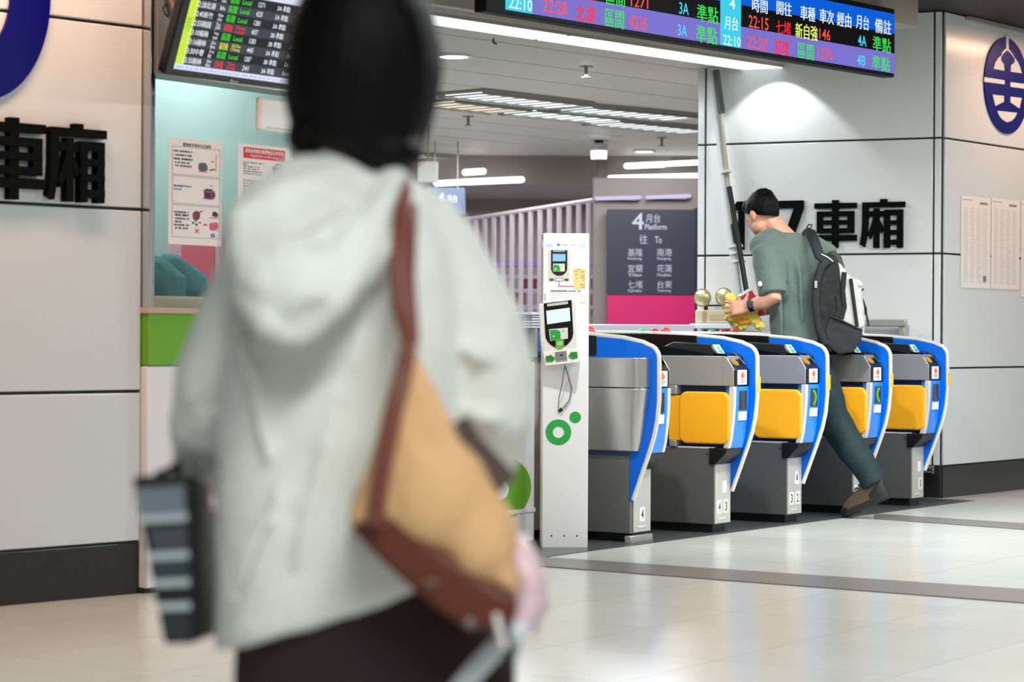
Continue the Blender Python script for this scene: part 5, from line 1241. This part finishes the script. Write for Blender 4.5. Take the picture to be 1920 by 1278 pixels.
hand(b, RWs, Vector((-1, -.2, .0)), Vector((0, 1, .2)), Vector((0, -.2, 1)), 1.0, (30, 35, 40, 45))
toe_r = FL(1583, 970) + Vector((0, 0, .014)); PIT = R(24)
sf = e2v * math.cos(PIT) - Zv * math.sin(PIT); su = e2v * math.sin(PIT) + Zv * math.cos(PIT)
foot = Vector((toe_r.x, toe_r.y, 0)) - e2v * .12
hipR, knR, anR = Mn(1522, 668, -.04), Mn(1560, 784, -.10), toe_r - sf * .235 + su * .12
hipL = Mn(1488, 668, .10); fl_ = foot + e2v * .66 + e1v * .12; fl_.z = 0
anL = fl_ + Vector((0, 0, .09)); knL = hipL.lerp(anL, .5) + e2v * .10 + Vector((0, 0, .02))
rtube(b, [hipR, knR, anR], [.085, .058, .04]); rtube(b, [hipL, knL, anL], [.085, .058, .04])
rtube(b, [anR, toe_r - sf * .22 + su * .06, toe_r - sf * .12 + su * .04, toe_r - sf * .05 + su * .025], [.04, .038, .03, .02]); rtube(b, [anL, fl_ + e2v * .10 + Vector((0, 0, .05)), fl_ + e2v * .17 + Vector((0, 0, .04))], [.042, .042, .03])
mb = remesh(b, 'body', M_skin, .0065, 2, man)
eyes(man, Mh2, 1.03)
# short hair: crown and back of the head
hb = B(); R3 = Mh2.to_3x3().normalized()
hb.ell(Mh2 @ Vector((0, -.016, .042)), (.088, .106, .094), R3, 28)
hb.ell(Mh2 @ Vector((0, .055, .085)), (.066, .055, .044), R3, 20); hb.ell(Mh2 @ Vector((0, -.04, .092)), (.066, .07, .046), R3, 20)
hb.ell(Mh2 @ Vector((0, -.055, -.005)), (.068, .062, .06), R3, 20)
hm = hb
bmesh.ops.recalc_face_normals(hm.m, faces=hm.m.faces)
ho = remesh(hm, 'hair', M_hair, .006, 2, man, noise=(.008, .025))
# cut the fringe and nape: keep what is above a tilted plane through ears and forehead
bmx = bmesh.new(); bmx.from_mesh(ho.data)
pl = Mh2 @ Vector((0, 0, .002)); nr = (Mh2.to_3x3() @ Vector((0, -.62, 1))).normalized()
res = bmesh.ops.bisect_plane(bmx, geom=bmx.verts[:] + bmx.edges[:] + bmx.faces[:], plane_co=pl, plane_no=nr, clear_inner=True)
ed_ = [e for e in bmx.edges if e.is_boundary]
if ed_: bmesh.ops.holes_fill(bmx, edges=ed_, sides=0)
bmx.to_mesh(ho.data); bmx.free()
# t-shirt
M_tee = mat('tshirt_sage', (94, 110, 104), .8, var=.04, vscale=10, bump=.5, bscale=9, sheen=.2)
tb = B()
tb.loft([mr(1474, 436, 23, .075, .0), mr(1480, 446, 42, .09, 0, -.01), mr(1482, 460, 62, .115, .01, .05), mr(1484, 480, 66, .13, .01, .06), mr(1489, 520, 54, .145, .01, .04), mr(1490, 570, 48, .145, .01, .02), mr(1489, 615, 46, .145), mr(1492, 650, 46, .15), mr(1493, 668, 45, .15)])
rtube(tb, [Mn(1446, 452, -.03), Mn(1430, 462, -.06)], [.075, .078], 16)
rtube(tb, [Mn(1452, 466, -.06), LS + Vector((.004, 0, -.01)), LS.lerp(LEl, .55)], [.07, .078, .080], 16)
tb.tube([LS.lerp(LEl, .5), LS.lerp(LEl, .93)], [.081, .084], 16)
rtube(tb, [Mn(1520, 462, .08), RS, RS.lerp(REl, .8)], [.07, .076, .08], 16)
for pts, r in (([Mn(1458, 505, -.15), Mn(1462, 560, -.155), Mn(1466, 640, -.15)], .016), ([Mn(1492, 460, -.11), Mn(1500, 520, -.15), Mn(1504, 600, -.15)], .014), ([Mn(1430, 490, -.16), Mn(1440, 520, -.19), Mn(1452, 540, -.19)], .012), ([Mn(1478, 470, -.12), Mn(1480, 540, -.16)], .010)):
    rtube(tb, pts, [r * .6] + [r] * (len(pts) - 2) + [r * .6], 8)
remesh(tb, 'tshirt', M_tee, .009, 6, man, noise=(.014, .11))
x = Mn(1425, 532, -.262); B().ell(x, (.012, .006, .015), None, 12).done('sleeve_badge', M_sign, man, smooth=180)
# trousers
M_trs = mat('trousers_teal', (14, 40, 44), .75, bump=.4, bscale=8)
tb = B()
tb.loft([mr(1492, 635, 40, .12), mr(1498, 660, 46, .135), mr(1504, 690, 50, .14), mr(1506, 710, 50, .13)])
tb.tube([Mn(1520, 680, -.03), Mn(1540, 730, -.07), knR, knR.lerp(anR, .5), anR + su * .03, anR - su * .035], [.118, .112, .10, .086, .07, .068], 18)
tb.tube([hipL, knL, anL + Vector((0, 0, .02))], [.115, .088, .066], 18)
remesh(tb, 'trousers', M_trs, .009, 4, man, noise=(.016, .09))
# hiking shoes
M_shoe = mat('shoe_brown', (84, 68, 48), .7, var=.12, vscale=25); M_sole = mat('shoe_sole', (26, 26, 26), .6); M_shb = mat('shoe_black', (24, 26, 26), .6)
def shoe(o, fwd, pitch):
    """o: toe tip on the floor; fwd horizontal toe direction"""
    fwd = fwd.normalized(); rt = Vector((fwd.y, -fwd.x, 0))
    f = fwd * math.cos(pitch) - Vector((0, 0, 1)) * math.sin(pitch); u_ = fwd * math.sin(pitch) + Vector((0, 0, 1)) * math.cos(pitch)
    def p(a, s, h): return o - f * a + rt * s + u_ * h
    prof = ((.0, .022, .03), (.03, .042, .055), (.08, .05, .075), (.14, .046, .10), (.19, .042, .125), (.24, .042, .14), (.28, .036, .135), (.295, .024, .11))
    b1 = B(); b1.loft([[p(a, s, .012), p(a, s * 1.02, .03), p(a, s * .95, h * .6), p(a, s * .55, h), p(a, -s * .55, h), p(a, -s * .95, h * .6), p(a, -s * 1.02, .03), p(a, -s, .012)] for a, s, h in prof])
    r_ = b1.done('shoe', M_shoe, man, bev=.008, smooth=50, seg=3)
    b2 = B(); b2.loft([[p(a, s, z) for s, z in ((w, -.012), (w * 1.05, .018), (-w * 1.05, .018), (-w, -.012))] for a, w in ((-.01, .018), (.02, .042), (.08, .052), (.15, .044), (.22, .042), (.28, .04), (.302, .026))]); b2.done('sole', M_sole, r_, bev=.004)
    def sec(a, s, h, k=1.0): return [p(a, s * k, .012), p(a, s * 1.02 * k, .03), p(a, s * .95 * k, h * .6), p(a, s * .55 * k, h * k), p(a, -s * .55 * k, h * k), p(a, -s * .95 * k, h * .6), p(a, -s * 1.02 * k, .03), p(a, -s * k, .012)]
    B().loft([sec(a, s, h * f_, 1.06) for a, s, h, f_ in ((.20, .042, .13, .55), (.24, .042, .14, .75), (.28, .037, .137, .9), (.300, .026, .115, .95))]).done('heel_cap', M_shb, r_, bev=.004, smooth=50)
    B().loft([sec(a, s, h, 1.05) for a, s, h in ((-.004, .022, .03), (.03, .042, .05), (.05, .046, .052))]).done('toe_cap', M_shb, r_, bev=.004, smooth=50)
    for k in range(4): B().tube([p(.10 + .03 * k, -.036, .088 + .012 * k), p(.10 + .03 * k, 0, .098 + .013 * k), p(.10 + .03 * k, .036, .088 + .012 * k)], .0045, 6).done('lace', M_shb, r_)
    B().tube([p(.245, 0, .115), p(.238, 0, .15)], [.044, .050], 16).done('collar', mat('shoe_collar', (70, 62, 52), .7), r_)
shoe(toe_r, e2v, PIT); shoe(fl_ + e2v * .21 + Vector((0, 0, .013)), e2v, 0)
# watch
wd = (LWs - LEl).normalized(); wc = LWs.lerp(LEl, .10)
wt = B().tube([wc - wd * .013, wc + wd * .013], [.0365, .0345], 20).done('wristwatch', M_black, man, smooth=40)
B().box(-.021, .021, -.008, .002, -.019, .019).done('watch_case', mat('watch_slate', (52, 66, 68), .25), wt, bev=.004, M=at(wc + Vector((-.004, -.035, .006)), R(10)))

# things in the man's hand
ys = thing('yellow_plush', "crumpled yellow plush toy in the walking man's hand", 'plush toy')
M_yp = mat('plush_yellow', (250, 218, 92), .9, var=.16, vscale=20, sheen=.5)
bb = B()
for u, v, r_, d in ((1372, 562, .038, -.06), (1368, 580, .034, -.06), (1370, 594, .036, -.07), (1382, 600, .044, -.07), (1396, 598, .046, -.07), (1408, 592, .044, -.06), (1392, 608, .034, -.07), (1384, 588, .045, -.03)): bb.ell(Mn(u, v, d + .055), (r_, r_, r_))
rtube(bb, [Mn(1408, 594, -.03), Mn(1418, 602, -.04), Mn(1424, 609, -.04)], [.034, .032, .028])
remesh(bb, 'plush_body', M_yp, .005, 1, ys, noise=(.022, .022))
B().ell(Mn(1393, 601, -.054), (.05, .012, .02), None, 14).done('orange_patch', mat('plush_orange', (240, 160, 10), .9, sheen=.4), ys, smooth=180)
rb_ = thing('red_case', "flat red case with a white edge held behind the yellow plush toy", 'case')
def rbx(name, m, q, d0, d1): B().hexa([Mn(u, v, d1) for u, v in q], [Mn(u, v, d0) for u, v in q]).done(name, m, rb_, bev=.003)
rbx('case_body', mat('case_red', (200, 16, 34), .4), [(1386, 556), (1410, 544), (1433, 587), (1422, 594)], .0, .035)
rbx('white_edge', M_sign, [(1382, 554), (1403, 541), (1411, 543), (1388, 556.5)], -.004, .037)

# backpack on one shoulder
bk = thing('backpack', "grey and black backpack slung on the walking man's back", 'backpack')
M_bgrey = mat('pack_grey', (188, 186, 184), .75, var=.04, bump=.4, bscale=10); M_bblk = mat('pack_black', (6, 7, 8), .7, bump=.3, bscale=14); M_bslate = mat('pack_slate', (26, 30, 34), .7, bump=.3, bscale=14)
def pk(outl, d0, d1, name, m, vox=.008, sm=6, par=None, nz=(.008, .06)):
    bb = B(); bb.hexa([Mn(u, v, d1) for u, v in outl], [Mn(u, v, d0) for u, v in outl]); return remesh(bb, name, m, vox, sm, par or bk, noise=nz)
pk([(1551, 480), (1566, 478), (1574, 500), (1580, 560), (1572, 640), (1556, 662), (1540, 640), (1532, 600), (1530, 550), (1538, 510)], -.20, .14, 'back_panel', M_bblk)
pk([(1560, 486), (1578, 496), (1592, 516), (1604, 524), (1613, 545), (1618, 580), (1620, 612), (1600, 622), (1570, 604), (1560, 590), (1564, 540)], -.19, .13, 'main_compartment', M_bgrey)
pk([(1590, 520), (1603, 521), (1613, 532), (1618, 560), (1622, 600), (1619, 630), (1608, 622), (1600, 590), (1592, 556)], -.14, .09, 'front_pocket', M_bgrey)
pk([(1556, 592), (1572, 598), (1600, 612), (1617, 618), (1614, 640), (1598, 660), (1572, 664), (1552, 650), (1546, 620)], -.205, .13, 'bottom_panel', M_bslate)
for pts, w, nm in (([(1583, 510), (1580, 545), (1583, 575), (1577, 598)], .014, 'black_stripe'), ([(1595, 522), (1600, 560), (1604, 590), (1607, 612)], .010, 'black_stripe'), ([(1570, 555), (1574, 580), (1566, 600)], .018, 'black_stripe')):
    ribbon([Mn(u, v, -.20 if i != 99 else 0) for i, (u, v) in enumerate(pts)], w, nm, M_bblk, bk, .006)
ribbon([Mn(1556, 592, -.215), Mn(1580, 602, -.212), Mn(1617, 620, -.20)], .006, 'bottom_seam', M_bblk, bk, .005)
ribbon([Mn(1510, 433, -.02), Mn(1520, 436, -.10), Mn(1528, 455, -.17), Mn(1536, 478, -.205), Mn(1556, 492, -.215)], .03, 'shoulder_strap', M_bslate, bk, .012)
ribbon([Mn(1553, 488, -.215), Mn(1540, 500, -.22), Mn(1531, 530, -.215), Mn(1529, 570, -.215), Mn(1534, 610, -.21), Mn(1548, 645, -.20)], .022, 'shoulder_strap', M_bslate, bk, .010)
ribbon([Mn(1540, 476, -.222), Mn(1552, 482, -.23), Mn(1562, 490, -.228)], .003, 'white_piping', M_sign, bk, .004)
bb = B(); rtube(bb, [Mn(1553, 480, -.10), Mn(1562, 477, -.13), Mn(1570, 486, -.15), Mn(1577, 500, -.15)], [.02, .026, .028, .02]); remesh(bb, 'top_roll', mat('roll_olive', (62, 68, 54), .8), .006, 2, bk)
for pts in ([(1518, 430), (1513, 426), (1516, 421), (1523, 421), (1520, 427)],): B().tube([Mn(u, v, -.02) for u, v in pts], .005, 6).done('cord_loop', M_ink, bk)
for pts in ([(1608, 538), (1616, 545), (1619, 541)], [(1617, 560), (1624, 580), (1622, 590)], [(1621, 575), (1627, 600), (1629, 612)], [(1604, 524), (1614, 536)]): B().tube([Mn(u, v, -.12) for u, v in pts], .006, 6).done('hanging_cord', M_bslate, bk)
B().ell(Mn(1608, 531, -.12), (.03, .05, .02), Matrix.Rotation(R(35), 3, 'Y')).done('pocket_flap', mat('flap_white', (226, 216, 210), .6), bk, smooth=180)
B().box(-.008, .008, -.004, .004, -.02, .02).done('buckle', M_steel, bk, bev=.002, M=at(Mn(1529.5, 533, -.232), 0))

# ---------------------------------------------------------------- clerk behind the office window
ckp = bp3(316, 560, .70); ck = thing('person', 'clerk in a teal jacket seated behind the ticket office window', 'person')
def C(x, y, z): return ckp + BF.M.to_3x3() @ Vector((x, y, 0)) + Vector((0, 0, z + .07 - ckp.z))
b = B(); Mh3 = at(C(-.34, .0, 1.42), R(60)); head(b, Mh3, 1.0)
rtube(b, [C(-.33, 0, 1.34), C(-.25, 0, 1.22)], [.055, .06])
b.loft([ering(C(-.2 + (1.25 - z) * .18, 0, z), X_ * w_, Y_ * w_ * .8) for z, w_ in ((1.25, .07), (1.18, .15), (1.0, .14), (.7, .13), (.5, .15))])
rtube(b, [C(.0, 0, 1.2), C(.27, .05, 1.04), C(.12, .26, .96)], [.05, .042, .03]); rtube(b, [C(-.24, 0, 1.17), C(-.32, .05, .98), C(-.16, .28, .95)], [.05, .042, .03])
hand(b, C(.12, .26, .96), BF.M.to_3x3() @ Vector((-.5, 1, 0)), Zv, BF.M.to_3x3() @ Vector((-1, -.3, 0)), .95); hand(b, C(-.16, .28, .95), BF.M.to_3x3() @ Vector((.3, 1, 0)), Zv, BF.M.to_3x3() @ Vector((1, -.3, 0)), .95)
for s in (-.16, .02): rtube(b, [C(s, 0, .55), C(s, .40, .55), C(s, .42, .10), C(s, .52, .06)], [.08, .06, .042, .035])
remesh(b, 'body', M_skin, .008, 2, ck); eyes(ck, Mh3)
M_tj = mat('jacket_teal', (60, 132, 136), .8, bump=.4, bscale=9)
b = B(); b.loft([ering(C(-.2 + (1.25 - z) * .18, 0, z), X_ * w_, Y_ * w_ * .8) for z, w_ in ((1.27, .075), (1.24, .14), (1.17, .20), (1.0, .17), (.7, .16), (.5, .18))])
rtube(b, [C(.0, 0, 1.2), C(.20, .03, 1.14), C(.27, .06, 1.04), C(.14, .25, .96)], [.08, .08, .075, .05]); rtube(b, [C(-.22, 0, 1.17), C(-.33, .05, .98), C(-.17, .26, .95)], [.075, .07, .05])
remesh(b, 'jacket', M_tj, .009, 4, ck, noise=(.02, .08))
b = B()
for s in (-.16, .02): b.tube([C(s, -.02, .55), C(s, .40, .55), C(s, .42, .10)], [.10, .08, .06], 14, 'round')
remesh(b, 'trousers', M_trs, .01, 3, ck)
for s in (-.16, .02): B().tube([C(s, .40, .045), C(s, .56, .04)], [.045, .04], 12, 'round').done('shoe', M_black, ck, smooth=180)
b = B(); b.ell(Mh3 @ Vector((0, -.02, .04)), (.088, .104, .092), None, 20); ho = b.done('hair', M_hair, ck, smooth=180)
